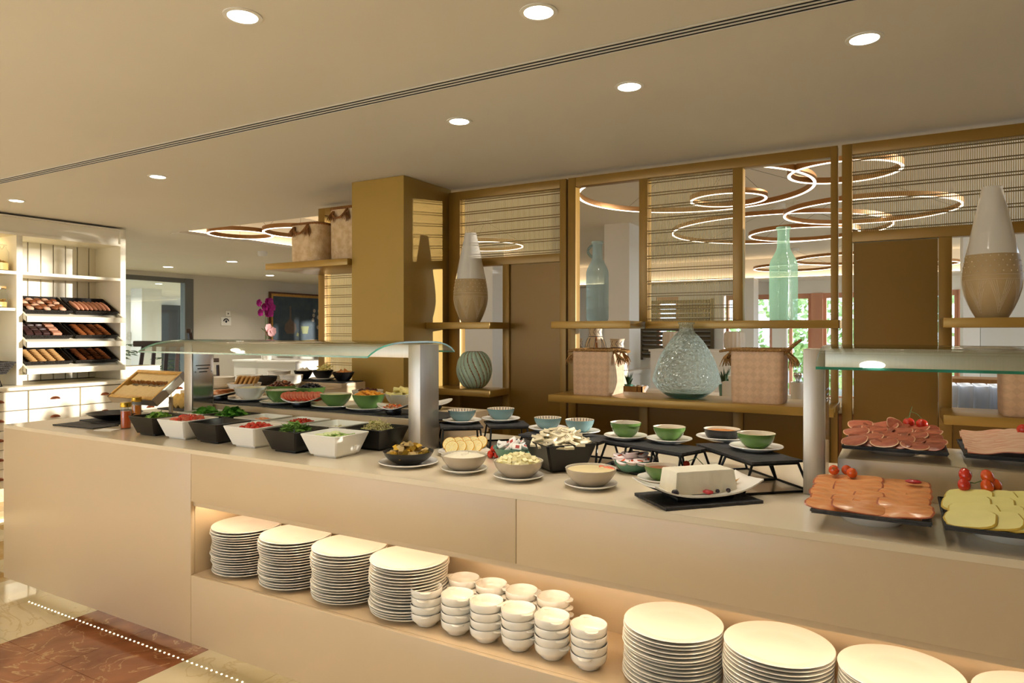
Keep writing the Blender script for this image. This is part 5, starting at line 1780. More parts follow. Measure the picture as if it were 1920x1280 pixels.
bs_ = [strip_mesh(k) for k in range(4)]
for i in range(13):
    put(bs_[i % 4], 'bacon_strip', 'pink bacon strip layered on the riser slate', 'bacon', (bx_ + 0.006 * sin(i * 2.1), by_ - 0.125 + 0.0195 * i, bz_ + 0.012 + 0.0026 * min(i, 8)), group='bacon strips', rot=(R(6), 0, 0))
put(tm2, 'cherry_tomato', 'cherry tomato lying on the layered bacon strips', 'tomato', (bx_ + 0.02, by_ + 0.06, bz_ + 0.062), rot=(R(20), R(15), 1))
# salmon
sx_, sy_, sz_ = serving_slate(-0.208, 0.068, 2.0, 2.33, CT, 'slate of overlapping smoked salmon slices at the counter edge')
sl_ = [flat_slice('salmon_slice', 0.135, 0.064, 0.0036, 'salmon', 'salmon_dark', k, 0.002, 3.6) for k in (6, 7, 8)]
for row in range(6):
    for c in range(4):
        put(sl_[(row + c) % 3], 'salmon_slice', 'orange smoked salmon slice overlapping others on the front slate', 'salmon', (sx_ - 0.088 + 0.057 * c + rd.uniform(-.006, .006), sy_ - 0.128 + 0.050 * row + rd.uniform(-.004, .004), sz_ + 0.008 + 0.0045 * row + 0.0035 * (c % 2)),
            group='smoked salmon slices', rot=(R(17), R(rd.uniform(-5, 5)), rd.uniform(-.08, .08)))
MB().box(-0.12, 0.12, -0.145, 0.145, 0, 0.014, 0.006).obj('salmon_bed', 'salmon', smooth=60)
o = bpy.data.objects['salmon_bed']
o.location = (sx_, sy_, sz_)
o.rotation_euler = (R(4), 0, 0)
o['label'], o['category'], o['kind'] = 'layered smoked salmon under the visible slices', 'salmon', 'stuff'
put(MB().sphere((0, 0, 0), (0.022, 0.012, 0.006), 10, 6, 0.1).mesh('pepper_strip', 'red_berry', 60), 'pepper_strip', 'dark red pepper strip on the far corner of the salmon', 'pepper', (sx_ + 0.105, sy_ + 0.10, sz_ + 0.052))
tm3 = tomato_mesh(0.0155, 'tomato_orange', 1.0)
for i, (dx, dy, dz) in enumerate(((-0.105, 0.135, 0.048), (-0.072, 0.165, 0.046), (-0.055, 0.125, 0.046))):
    put(tm3, 'cherry_tomato', 'orange cherry tomato on the far corner of the salmon slate', 'tomato', (sx_ + dx, sy_ + dy, sz_ + dz + 0.010), group='orange tomatoes on the salmon', rot=(R(60), R(40 * i), i))
# cheese
qx, qy, qz = serving_slate(0.098, 0.385, 1.99, 2.33, CT, 'slate of overlapping yellow cheese slices at the counter edge')
ch = [flat_slice('cheese_slice', 0.115, 0.088, 0.0058, 'cheese_yellow', 'cheese_rind', k, 0.002, 3.2) for k in (1, 2, 5)]
for row in range(4):
    for c in range(5):
        put(ch[(row + c) % 3], 'cheese_slice', 'pale yellow cheese slice overlapping others on the front slate', 'cheese', (qx - 0.088 + 0.052 * c + 0.012 * (row % 2), qy - 0.115 + 0.066 * row, qz + 0.010 + 0.005 * row + 0.003 * c),
            group='cheese slices', rot=(R(19), R(-6), 0.06 * (c - 2)))
tm4 = tomato_mesh(0.0165, 'tomato', 1.25)
tm5 = tomato_mesh(0.0165, 'tomato_orange', 1.25)
for i, (me, dx, dy, dz, l) in enumerate(((tm4, -0.085, 0.125, 0.042, 'lower red plum tomato on the cheese'), (tm4, -0.082, 0.135, 0.068, 'upper red plum tomato on the cheese'), (tm5, -0.032, 0.125, 0.043, 'lower orange plum tomato on the cheese'),
                                         (tm5, -0.030, 0.14, 0.068, 'upper orange plum tomato on the cheese'), (tm5, -0.012, 0.145, 0.045, 'rear orange plum tomato on the cheese'))):
    put(me, 'plum_tomato', l, 'tomato', (qx + dx, qy + dy, qz + dz + 0.010), rot=(R(80), R(20), R(70 + 20 * i)))
o = MB().tube([(qx - 0.075, qy + 0.13, qz + 0.06), (qx - 0.06, qy + 0.135, qz + 0.058), (qx - 0.045, qy + 0.135, qz + 0.066)], 0.0014, 5).obj('tomato_vine', 'stem_green', label='vine stalk between the plum tomatoes on the cheese')
o['category'] = 'stalk'

# ------------------------------------------------------------------ honeycomb frame, honey jars and dark dishes at the end of the counter
t = thing('honeycomb_stand', 'tilted steel tray with a frame of cut honeycomb on legs', 'honeycomb', (-4.09, 2.6, CT))
ang = math.atan2(0.155, 0.20)
T = Matrix.Translation((-0.232, -0.10, 1.035 - CT)) @ Matrix.Rotation(ang, 4, 'X')
HW, HD = 0.465, 0.255


def hcpart(b, name, m, parent=t, smooth=0, label=None):
    b.v = [tuple(T @ Vector(p)) for p in b.v]
    return b.obj(name, m, parent=parent, smooth=smooth, label=label)


b = MB()
b.box(0, HW, 0, HD, 0, 0.003)
b.box(0, 0.002, 0, HD, 0, 0.055).box(HW - 0.002, HW, 0, HD, 0, 0.055).box(0, HW, 0, 0.002, 0, 0.045).box(0, HW, HD - 0.002, HD, 0, 0.055)
tray_ = hcpart(b, 'steel_tray', 'steel')
hcpart(MB().box(0.003, HW - 0.003, 0.003, 0.028, 0.004, 0.05, 0.002).box(0.003, HW - 0.003, HD - 0.025, HD - 0.003, 0.004, 0.056, 0.002).box(0.003, 0.02, 0.026, HD - 0.024, 0.004, 0.056, 0.002).box(HW - 0.02, HW - 0.003, 0.026, HD - 0.024, 0.004, 0.056, 0.002), 'comb_frame', 'honeycomb', smooth=38)
hcpart(MB().box(0.02, HW - 0.02, 0.028, HD - 0.025, 0.004, 0.014), 'comb_floor', 'hive_floor')


def comb(y_lo, y_hi, x0, x1, jag_lo, seed):
    rd = random.Random(seed)
    n = 40
    b = MB()
    lo = [(x0 + (x1 - x0) * i / n, y_lo + (rd.uniform(-.007, .007) if jag_lo else 0)) for i in range(n + 1)]
    hi = [(x0 + (x1 - x0) * i / n, y_hi + (0 if jag_lo else rd.uniform(-.008, .008))) for i in range(n + 1)]
    poly = lo + hi[::-1]
    b.m = 1
    b.prism(poly, 0.014, 0.040)
    b.m = 0
    b.prism(poly, 0.040, 0.046)
    return b


hcpart(comb(HD - 0.088, HD - 0.026, 0.03, HW - 0.021, True, 3), 'comb_slab', ['wax_cap', 'honey_dark'])
hcpart(comb(0.030, 0.118, 0.021, HW - 0.03, False, 4), 'comb_slab', ['wax_cap', 'honey_dark'])
hcpart(MB().box(HW, HW + 0.001, 0.10, 0.22, 0.004, 0.046), 'sticker', 'paper', label='white paper sticker on the tray side')
for x in (-0.19, 0.205):
    bx(x - 0.013, x + 0.013, 0.0, 0.012, 0.0, 0.13).obj('leg', 'steel', parent=t, smooth=0)
bx(-0.21, 0.22, -0.06, 0.10, 0.0, 0.006).obj('base_plate', 'steel', parent=t, smooth=0)

for (p, l, m_) in (((-3.695, 2.212, 0.95), 'clear jar of red honey with a gold lid, nearest the counter edge', 'honey_amber'), ((-3.926, 2.414, 0.95), 'clear jar of light honey with a gold lid behind the first', 'honey_light')):
    j = thing('honey_jar', l, 'jar', p)
    MB().lathe([(0.0, 0.0), (0.025, 0.0), (0.027, 0.004), (0.027, 0.10), (0.024, 0.112), (0.024, 0.12), (0.0, 0.12)], 24).obj('glass', 'jar_glass', parent=j)
    MB().lathe([(0.0, 0.004), (0.0245, 0.004), (0.0248, 0.096), (0.0, 0.099)], 24).obj('honey', m_, parent=j)
    MB().lathe([(0.0, 0.118), (0.0275, 0.118), (0.0285, 0.121), (0.0285, 0.142), (0.026, 0.145), (0.0, 0.145)], 24).obj('lid', 'gold_foil', parent=j)
o = put(MB().box(-.06, .05, -.035, .035, 0, 0.002).mesh('napkin', 'paper', 0), 'napkin', 'folded white napkin under the red honey jar', 'napkin', (-3.72, 2.13, CT), 0.3)
put(bowl_mesh('bowl', 0.15, 0.045, 0.35, 'black_melamine', 'black_melamine', steep=0.9), 'bowl', 'shallow black dish below the honeycomb tray', 'bowl', (-4.05, 2.36, CT + 0.008))
put(slate_mesh('slate_tray', 0.36, 0.20, 0.008, 31), 'slate_tray', 'upper grey slate lying at the counter end under the black dish', 'slate', (-4.06, 2.36, CT + 0.0), 0.0)
put(slate_mesh('slate_tray', 0.36, 0.15, 0.006, 32), 'slate_tray', 'lower grey slate nearest the counter edge at its end', 'slate', (-4.0, 2.165, CT), 0.06)
put(slate_mesh('slate_tray', 0.30, 0.22, 0.008, 33), 'slate_tray', 'dark slate of bread chunks behind the honeycomb tray', 'slate', (-4.28, 2.98, CT), 0.0)
bk = MB().box(-.06, .06, -.02, .02, -.035, .035, .012).mesh('bread_chunk', 'toast')
for i, (dx, dz, a) in enumerate(((-0.085, .05, .5), (-0.03, .055, .6), (0.03, .052, .75), (0.085, .045, .4))):
    put(bk, 'bread_chunk', 'toasted bread chunk leaning on the dark slate behind the honeycomb', 'bread', (-4.28 + dx, 2.96, CT + dz), group='bread chunks behind the honeycomb', rot=(R(-12), R(-40), a - .4), scale=0.9)

# ------------------------------------------------------------------ woven baskets
def rounded(w, d, c, n=4):
    pts = []
    for (sx, sy, a0) in ((1, 1, 0), (-1, 1, pi / 2), (-1, -1, pi), (1, -1, 3 * pi / 2)):
        for k in range(n + 1):
            a = a0 + pi / 2 * k / n
            pts.append((sx * (w / 2 - c) + c * cos(a), sy * (d / 2 - c) + c * sin(a)))
    return pts


def basket(name, label, x0, x1, y0, y1, z, h, corner, m, rope_m, handles='x', flare=1.0):
    w, d = x1 - x0, y1 - y0
    t = thing(name, label, 'basket', ((x0 + x1) / 2, (y0 + y1) / 2, z))
    b = MB()
    rings = []
    for k, (s, zz) in enumerate(((0.97, 0.0), (0.985, h * 0.05), (1.0, h * 0.5), (flare, h))):
        rings.append([(x * s, y * s, zz) for x, y in rounded(w, d, corner)])
    rings.append([(x * flare * 0.965, y * flare * 0.965, h) for x, y in rounded(w, d, corner)])
    rings.append([(x * 0.93, y * 0.93, 0.01) for x, y in rounded(w, d, corner)])
    n = len(rings[0])
    vs = [p for r in rings for p in r]
    fs = [tuple(range(n - 1, -1, -1)), tuple(5 * n + i for i in range(n))]
    for j in range(5):
        for i in range(n):
            fs.append((j * n + i, j * n + (i + 1) % n, (j + 1) * n + (i + 1) % n, (j + 1) * n + i))
    b.add(vs, fs).obj('woven_body', m, parent=t, smooth=50)
    # twisted rope rim: three strands
    base = []
    pts = [(x * flare, y * flare) for x, y in rounded(w, d, corner)]
    per = []
    for i in range(len(pts)):
        p, q = Vector(pts[i]), Vector(pts[(i + 1) % len(pts)])
        k = max(1, int((q - p).length / 0.007))
        for j in range(k):
            per.append(p.lerp(q, j / k))
    rim = MB()
    for s in range(3):
        path = []
        for i, p in enumerate(per):
            a = i * 0.95 + s * 2.094
            nrm = p.normalized()
            path.append((p.x + nrm.x * 0.0045 * cos(a), p.y + nrm.y * 0.0045 * cos(a), h + 0.0045 * sin(a)))
        rim.tube(path, 0.0055, 5, closed=True)
    rim.obj('rope_rim', rope_m, parent=t)

    def twisted(path, name):
        hb = MB()
        path = [Vector(p) for p in path]
        fine = []
        for i in range(len(path) - 1):
            for j in range(5):
                fine.append(path[i].lerp(path[i + 1], j / 5))
        fine.append(path[-1])
        for s in range(3):
            q = []
            for i, p in enumerate(fine):
                a = i * 0.8 + s * 2.094
                q.append(p + Vector((0.0045 * cos(a), 0.0045 * sin(a), 0.003 * sin(a + 1))))
            hb.tube(q, 0.0062, 5)
        hb.obj(name, rope_m, parent=t)

    def tassel(p, dx, dy, seed):
        rd = random.Random(seed)
        tb_ = MB()
        for k in range(22):
            e = Vector(p) + Vector((dx * 0.035 + rd.uniform(-.028, .028), dy * 0.035 + rd.uniform(-.028, .028), -0.055 - rd.uniform(0, .03)))
            mid = (Vector(p) + e) / 2 + Vector((dx * .012, dy * .012, 0))
            tb_.tube([p, mid, e], [0.004, 0.003, 0.0012], 4)
        tb_.obj('tassel', rope_m, parent=t)
    if handles == 'x':
        for s in (1, -1):
            e = s * w / 2 * flare
            lift = 0.05 if (s > 0 and 'lifted' in label) else -0.01
            twisted([(e, -0.06, h - 0.02), (e + s * 0.012, -0.06, h), (e + s * 0.045, -0.05, h + lift * .6), (e + s * 0.07, -0.02, h + lift), (e + s * 0.07, 0.02, h + lift), (e + s * 0.045, 0.05, h + lift * .6), (e + s * 0.012, 0.06, h), (e, 0.06, h - 0.02)], 'rope_handle')
            for y in (-0.06, 0.06):
                tassel((e + s * 0.010, y, h - 0.015), s, 0, int(abs(x0) * 100) + int(y * 100))
    else:
        e = -d / 2 * flare - 0.008
        twisted([(-0.075, e, h - 0.02), (-0.07, e - 0.012, h - 0.05), (-0.03, e - 0.016, h - 0.075), (0.01, e - 0.016, h - 0.07), (0.045, e - 0.012, h - 0.04), (0.06, e, h - 0.01)], 'rope_handle')
        for x in (-0.08, 0.07):
            tassel((x, e, h - 0.02), 0, -0.4, int(abs(x0) * 100) + int(x * 100) + 7)
    return t


basket('basket', 'square seagrass basket with drooping rope handles beside the glass demijohn, under the blue bottle', -1.742, -1.50, 3.81, 4.07, 1.098, 0.272, 0.02, 'weave_pink', 'rope')
basket('basket', 'square seagrass basket with a lifted rope handle beside the right steel post', -0.805, -0.535, 3.81, 4.06, 1.098, 0.285, 0.04, 'weave_pink', 'rope')
basket('basket', 'seagrass basket on the low shelf behind the bacon, cut by the frame edge', 0.405, 0.68, 3.77, 4.02, 1.098, 0.29, 0.03, 'weave_pink', 'rope')
basket('basket', 'round cornered pale basket with looped rope on the high shelf left of the column', -3.93, -3.625, 3.565, 3.86, 1.991, 0.275, 0.07, 'weave_pale', 'rope_dark', 'y')
basket('basket', 'tall pale basket against the column on the high shelf', -3.60, -3.335, 3.64, 3.9, 1.991, 0.375, 0.05, 'weave_pale', 'rope_dark', 'y')


# ------------------------------------------------------------------ vases and bottles
def smooth_profile(pts, n=40):
    """Catmull-Rom through (r, z) points."""
    out = []
    P = [pts[0]] + list(pts) + [pts[-1]]
    seg = len(pts) - 1
    for s in range(seg):
        p0, p1, p2, p3 = P[s:s + 4]
        k = max(2, n // seg)
        for i in range(k):
            t = i / k
            out.append(tuple(0.5 * (2 * p1[c] + (p2[c] - p0[c]) * t + (2 * p0[c] - 5 * p1[c] + 4 * p2[c] - p3[c]) * t * t + (3 * p1[c] - p0[c] - 3 * p2[c] + p3[c]) * t ** 3) for c in (0, 1)))
    out.append(pts[-1])
    return out


def tall_vase(label, p):
    t = thing('tall_vase', label, 'vase', p)
    prof = smooth_profile([(0.064, 0.0), (0.086, 0.045), (0.108, 0.105), (0.118, 0.165), (0.116, 0.22), (0.105, 0.295), (0.094, 0.35), (0.072, 0.46), (0.053, 0.55), (0.040, 0.615)], 54)
    lo = [q for q in prof if q[1] <= 0.295]
    hi = [lo[-1]] + [q for q in prof if q[1] > 0.295]

    def rad(z):
        for a, c in zip(prof, prof[1:]):
            if a[1] <= z <= c[1]:
                return a[0] + (c[0] - a[0]) * (z - a[1]) / max(1e-6, c[1] - a[1])
        return prof[-1][0]
    MB().lathe([(0.0, 0.0)] + lo, 56).obj('textured_body', 'vase_tan', parent=t, smooth=60)
    MB().lathe(hi + [(0.036, 0.616), (0.033, 0.60), (0.06, 0.50)], 56).obj('glazed_neck', 'vase_white', parent=t, smooth=60)
    b = MB()
    for row, z in enumerate((0.285, 0.262, 0.238, 0.214)):
        for k in range(22):
            a = 2 * pi * (k + 0.5 * (row % 2)) / 22
            r = rad(z) - 0.0005
            b.sphere((r * cos(a), r * sin(a), z), (0.0036, 0.0036, 0.0036), 6, 5)
    b.obj('dot', 'vase_mark', parent=t, kind='stuff')
    b = MB()
    for z in (0.198, 0.176):
        r = rad(z)
        b.tube([(r * cos(2 * pi * k / 48), r * sin(2 * pi * k / 48), z) for k in range(48)], 0.0009, 4, closed=True)
    nchev = 7
    for k in range(nchev):
        for j in range(4):
            off = 0.012 + j * 0.085
            for s in (1, -1):
                path = []
                for i in range(9):
                    f = i / 8
                    z = 0.172 - 0.15 * f * (1 - 0.10 * j)
                    a = 2 * pi * (k + 0.5) / nchev + s * (0.42 - 0.40 * f) * (1 - off * 2.2)
                    r = rad(z) + 0.0002
                    path.append((r * cos(a), r * sin(a), z))
                b.tube(path, 0.0010, 4)
    b.obj('incised_line', 'vase_mark', parent=t, kind='stuff')


tall_vase('tall white and tan vase with dots and chevrons beside the gold column', (-2.575, 3.955, 1.5455))
tall_vase('tall white and tan vase with dots and chevrons above the right guard', (0.376, 3.90, 1.5455))

# green ribbed ovoid vase
b = MB()
n, m = 240, 36
vs, ks, fs = [], [], []
prof = smooth_profile([(0.055, 0.0), (0.085, 0.022), (0.112, 0.07), (0.122, 0.125), (0.113, 0.185), (0.085, 0.232), (0.055, 0.252)], m)
m = len(prof)
for j, (r, z) in enumerate(prof):
    tw = 0.9 * sin((z / 0.252 - 0.4) * 2.2)
    for i in range(n):
        a = 2 * pi * i / n
        w = cos(20 * (a + tw * 0.5) + 0.5 * sin(3 * a))
        groove = max(0.0, (-w - 0.35) / 0.65)
        rr = r * (1 + 0.018 * w - 0.02 * groove * (z > 0.004) * (z < 0.248))
        vs.append((rr * cos(a), rr * sin(a), z))
for j in range(m - 1):
    z = prof[j][1]
    tw = 0.9 * sin((z / 0.252 - 0.4) * 2.2)
    for i in range(n):
        a = 2 * pi * (i + .5) / n
        w = cos(20 * (a + tw * 0.5) + 0.5 * sin(3 * a))
        fs.append((j * n + i, j * n + (i + 1) % n, (j + 1) * n + (i + 1) % n, (j + 1) * n + i))
        ks.append(1 if w < -0.86 - 0.1 * sin(5 * a + z * 30) else 0)
fs += [tuple(range(n - 1, -1, -1)), tuple((m - 1) * n + i for i in range(n))]
ks += [0, 1]
b.v, b.f, b.k = vs, fs, ks
put(b.mesh('ribbed_vase', ['celadon', 'rust'], 50), 'ribbed_vase', 'round pale green vase with swirling ribs on the low shelf beside the column', 'vase', (-2.555, 3.97, 1.0935))


def bottle(name, label, p, prof, material, th=0.005, handle=False):
    t = thing(name, label, 'bottle', p)
    pr = smooth_profile(prof, 46)
    inner = [(max(r - th, 0.004), max(z, 0.012)) for r, z in pr if z > 0.01]
    b = MB()
    b.lathe([(0.0, 0.0)] + pr, 48)
    b.f.pop()
    b.k.pop()
    b.obj('glass_body', material, parent=t, smooth=60)
    if handle:
        zt = prof[-1][1]
        path = [(-0.030 - 0.028 * sin(pi * k / 9) ** 0.8, 0.012 * 0, zt - 0.10 + 0.075 * k / 9) for k in range(10)]
        ca, sa = cos(R(29.6)), sin(R(29.6))
        MB().tube([(x * ca, x * sa, z) for x, y, z in path], 0.0085, 8).obj('handle', material, parent=t, smooth=60)
    return t


bottle('glass_bottle', 'frosted blue glass bottle with a small neck handle on the gold shelf', (-1.634, 3.95, 1.5455),
       [(0.060, 0.0), (0.0675, 0.012), (0.0695, 0.06), (0.0695, 0.26), (0.066, 0.315), (0.048, 0.355), (0.034, 0.385), (0.031, 0.42), (0.031, 0.475), (0.036, 0.483), (0.036, 0.494), (0.031, 0.497)], 'blue_glass', handle=True)
bottle('glass_bottle', 'tall frosted green glass bottle in front of the windows', (-0.584, 4.2, 1.5455),
       [(0.066, 0.0), (0.075, 0.012), (0.077, 0.08), (0.077, 0.28), (0.073, 0.335), (0.055, 0.375), (0.038, 0.41), (0.034, 0.45), (0.033, 0.515), (0.040, 0.524), (0.040, 0.536), (0.034, 0.54)], 'green_glass')
t = thing('demijohn', 'large round aqua glass demijohn between two seagrass baskets', 'bottle', (-1.078, 3.945, 1.0975))
pr = smooth_profile([(0.075, 0.0), (0.11, 0.012), (0.165, 0.055), (0.191, 0.095), (0.189, 0.125), (0.172, 0.185), (0.145, 0.25), (0.105, 0.315), (0.068, 0.36), (0.045, 0.385), (0.0405, 0.395), (0.0405, 0.424), (0.047, 0.43), (0.047, 0.4365), (0.041, 0.438)], 60)
inner = [(max(r - 0.006, 0.004), max(z, 0.016)) for r, z in pr if z > 0.01]
b = MB().lathe([(0.0, 0.0)] + pr, 56)
b.f.pop()
b.k.pop()
MB().lathe([(0.0, 0.003), (0.10, 0.012), (0.135, 0.035), (0.0, 0.016)], 48).obj('thick_base', 'aqua_base', parent=t, smooth=60)
b.obj('glass_body', 'aqua_glass', parent=t, smooth=60)

# ------------------------------------------------------------------ pastry trays on the sloping shelves
SA = math.atan2(0.217, 0.44)
tray_b = MB()
tray_b.box(-0.13, 0.13, -0.175, 0.175, 0.0, 0.008)
for k, (g, z) in enumerate(((0.0, 0.012), (0.006, 0.022), (0.012, 0.032), (0.018, 0.042))):
    tray_b.tube([(-0.135 - g, -0.18 - g, z), (0.135 + g, -0.18 - g, z), (0.135 + g, 0.18 + g, z), (-0.135 - g, 0.18 + g, z)], 0.0075, 6, closed=True)
rd = random.Random(2)
for k in range(26):
    y = -0.18 + 0.36 * k / 25
    for s in (-1, 1):
        tray_b.tube([(s * 0.13, y, 0.004), (s * 0.16, y, 0.046)], 0.005, 4)
for k in range(19):
    x = -0.135 + 0.27 * k / 18
    for s in (-1, 1):
        tray_b.tube([(x, s * 0.175, 0.004), (x, s * 0.205, 0.046)], 0.005, 4)
tray_me = tray_b.mesh('wicker_tray', 'black_wicker', 60)
cookie = MB().lathe([(0.0, -.006), (0.020, -.0055), (0.025, 0.0), (0.020, .0055), (0.0, .007)], 14)
cookie.k = [1 if min(abs(Vector(cookie.v[i]).xy.length) for i in f) > 0.0195 else 0 for f in cookie.f]  # faces coloured darker, standing in for shade in the gaps between biscuits
cookie_t = cookie.mesh('biscuit', ['pastry_brown', 'pastry_tan'], 60)
cookie_b = cookie.mesh('biscuit', ['pastry_dark', 'pastry_brown'], 60)
cookie_d = cookie.mesh('biscuit', ['choc', 'pastry_dark'], 60)
roll = MB().sphere((0, 0, 0), (0.10, 0.021, 0.020), 12, 8, 0.03).mesh('pastry_roll', 'pink_pastry', 60)
iced = MB().sphere((0, 0, 0), (0.034, 0.030, 0.018), 10, 6, 0.12)
iced_a = iced.mesh('iced_pastry', 'icing', 60)
iced_c = iced.mesh('iced_pastry', 'pastry_dark', 60)
pack_c = MB().box(-.034, .034, -.030, .030, -.014, .014, .006).mesh('cake_packet', 'choc')
pack_p = MB().box(-.034, .034, -.040, .040, -.014, .014, .008).mesh('cake_packet', 'pink_pastry')
film_me = MB().box(-.125, .125, -.165, .165, 0.0, 0.001).mesh('film', 'wrap_film', 0)


def on_shelf(zi, yc):
    z = zi + 0.205 - 0.217 * (0.5 - 0.02)
    return Matrix.Translation((-6.905, yc, z)) @ Matrix.Rotation(SA, 4, 'Y')


def place(me, name, label, cat, M, group=None):
    o = put(me, name, label, cat, group=group)
    o.matrix_basis = M
    return o


names = {(0, 0): 'black wicker tray of iced and dark pastries on the top sloping shelf', (0, 1): 'black wicker tray of long pink rolls on the top sloping shelf',
         (1, 0): 'black wicker tray of dark and pink cake packets on the middle sloping shelf', (1, 1): 'black wicker tray of brown biscuits on the middle sloping shelf',
         (2, 0): 'black wicker tray of pale biscuits on the bottom sloping shelf', (2, 1): 'black wicker tray of dark striped biscuits on the bottom sloping shelf'}
for si, zi in enumerate((1.60, 1.372, 1.135)):
    for ci, yc in enumerate((3.335, 3.765)):
        M = on_shelf(zi, yc)
        place(tray_me, 'wicker_tray', names[(si, ci)], 'tray', M)
        if (si, ci) == (0, 0):
            for i in range(4):
                for j in range(5):
                    place(iced_a if (i + j) % 2 else iced_c, 'iced_pastry', 'iced or dark pastry in the top shelf wicker tray', 'pastry', M @ Matrix.Translation((-0.095 + 0.062 * i, -0.135 + 0.068 * j, 0.036 + 0.010 * ((i * j) % 2))) @ Matrix.Rotation(i + j * 2, 4, 'Z'), 'iced pastries on the top shelf')
        elif (si, ci) == (0, 1):
            for j in range(8):
                place(roll, 'pastry_roll', 'long pink pastry roll in the top shelf wicker tray', 'pastry', M @ Matrix.Translation((0.0, -0.145 + 0.0415 * j, 0.034)), 'pastry rolls on the top shelf')
        elif (si, ci) == (1, 0):
            for i in range(3):
                for j in range(3):
                    place(pack_c, 'cake_packet', 'dark wrapped cake packet in the middle shelf tray', 'cake', M @ Matrix.Translation((-0.085 + 0.08 * i, -0.14 + 0.068 * j, 0.036)) @ Matrix.Rotation(0.15 * (i - j), 4, 'Y'), 'dark cake packets')
                place(pack_p, 'cake_packet', 'pink wrapped cake packet in the middle shelf tray', 'cake', M @ Matrix.Translation((-0.085 + 0.08 * i, 0.09, 0.034)), 'pink cake packets')
        else:
            me, l, g = {(1, 1): (cookie_b, 'brown round biscuit standing in a row, middle shelf tray', 'brown biscuits on the middle shelf'),
                        (2, 0): (cookie_t, 'pale round biscuit standing in a row, bottom shelf tray', 'pale biscuits on the bottom shelf'),
                        (2, 1): (cookie_d, 'dark round biscuit standing in a row, bottom shelf tray', 'dark biscuits on the bottom shelf')}[(si, ci)]
            for j in range(4):
                for i in range(8):
                    place(me, 'biscuit', l, 'biscuit', M @ Matrix.Translation((-0.10 + 0.029 * i, -0.115 + 0.077 * j, 0.030)) @ Matrix.Rotation(R(-38), 4, 'Y') @ Matrix.Scale(1.4, 4), g)

# glass jars and the wicker basket in the other bay of the hutch
for (x, y, z, h, r, label, clip) in ((-6.86, 2.955, 2.0135, 0.23, 0.095, 'clip top glass jar of pasta twists on the upper hutch shelf', True), (-6.86, 2.955, 1.6905, 0.17, 0.085, 'round glass jar with a cork lid on the lower hutch shelf', False)):
    j = thing('glass_jar', label, 'jar', (x, y, z))
    MB().lathe([(0.0, 0.0), (r * 0.9, 0.0), (r, 0.01), (r, h * 0.72), (r * 0.8, h * 0.86), (r * 0.78, h * 0.95), (r * 0.82, h * 0.96), (r * 0.82, h), (0.0, h)], 32).obj('glass', 'jar_glass', parent=j)
    fillb = MB()
    rd = random.Random(int(h * 100))
    fillb.lathe([(0.0, 0.006), (r * 0.92, 0.008), (r * 0.94, h * 0.30), (0.0, h * 0.36)], 24)
    for k in range(90):
        a = rd.uniform(0, 6.28)
        q = r * 0.86 * math.sqrt(rd.random())
        fillb.sphere((q * cos(a), q * sin(a), h * 0.33 + rd.uniform(0, .02)), (0.013, 0.006, 0.006), 5, 4, .2)
    fillb.obj('dry_pasta', 'pasta', parent=j, kind='stuff')
    if clip:
        MB().tube([(r * .8, -.02, h * .95), (r * 1.0, -.01, h * .9), (r * 1.02, 0.0, h * .78), (r * .86, .02, h * .84), (r * .8, .03, h * .95)], 0.002, 5).obj('clip', 'steel', parent=j)
    else:
        MB().lathe([(0.0, h), (r * 0.86, h), (r * 0.86, h + 0.018), (0.0, h + 0.018)], 28).obj('lid', 'wood_tan', parent=j)
t = thing('wire_basket_stand', 'low black wire stand on the drawer cabinet', 'stand', (-6.84, 2.72, 1.0085))
for y in (-0.22, 0.22):
    MB().tube([(-0.1, y, 0.004), (0.12, y, 0.004), (0.10, y * .9, 0.10), (-0.08, y * .9, 0.10)], 0.005, 6, closed=True).obj('side_frame', 'black_wire', parent=t)
MB().tube([(0.12, -0.22, 0.004), (0.12, 0.22, 0.004)], 0.005, 6).obj('rail', 'black_wire', parent=t)
MB().tube([(0.10, -0.2, 0.10), (0.10, 0.2, 0.10)], 0.005, 6).obj('rail', 'black_wire', parent=t)
b = MB()
for k in range(6):
    g = 0.010 * k
    b.tube([(-0.12 - g, -0.25 - g, 0.008 + 0.018 * k), (0.12 + g, -0.25 - g, 0.008 + 0.018 * k), (0.12 + g, 0.25 + g, 0.008 + 0.018 * k), (-0.12 - g, 0.25 + g, 0.008 + 0.018 * k)], 0.010, 6, closed=True)
b.box(-0.125, 0.125, -0.255, 0.255, 0.0, 0.012)
for k in range(36):
    y = -0.27 + 0.54 * k / 35
    for s in (-1, 1):
        b.tube([(s * 0.12, y * .93, 0.004), (s * 0.172, y, 0.102)], 0.006, 4)
put(b.mesh('wicker_basket', 'black_wicker', 60), 'wicker_basket', 'deep black wicker basket on the low wire stand', 'basket', (-6.84, 2.72, 1.115))

# ------------------------------------------------------------------ dining room beyond the divider
t = thing('service_table', 'long beige topped service table behind the shelf of baskets', 'table', (-1.75, 6.1, 0))
bx(-1.15, 1.15, -0.5, 0.5, 0.87, 0.915, bev=0.004).obj('table_top', 'lamp_shade', parent=t)
for x in (-1.05, 1.05):
    for y in (-0.42, 0.42):
        bx(x - 0.03, x + 0.03, y - 0.03, y + 0.03, 0, 0.87).obj('leg', 'wood_tan', parent=t, smooth=0)


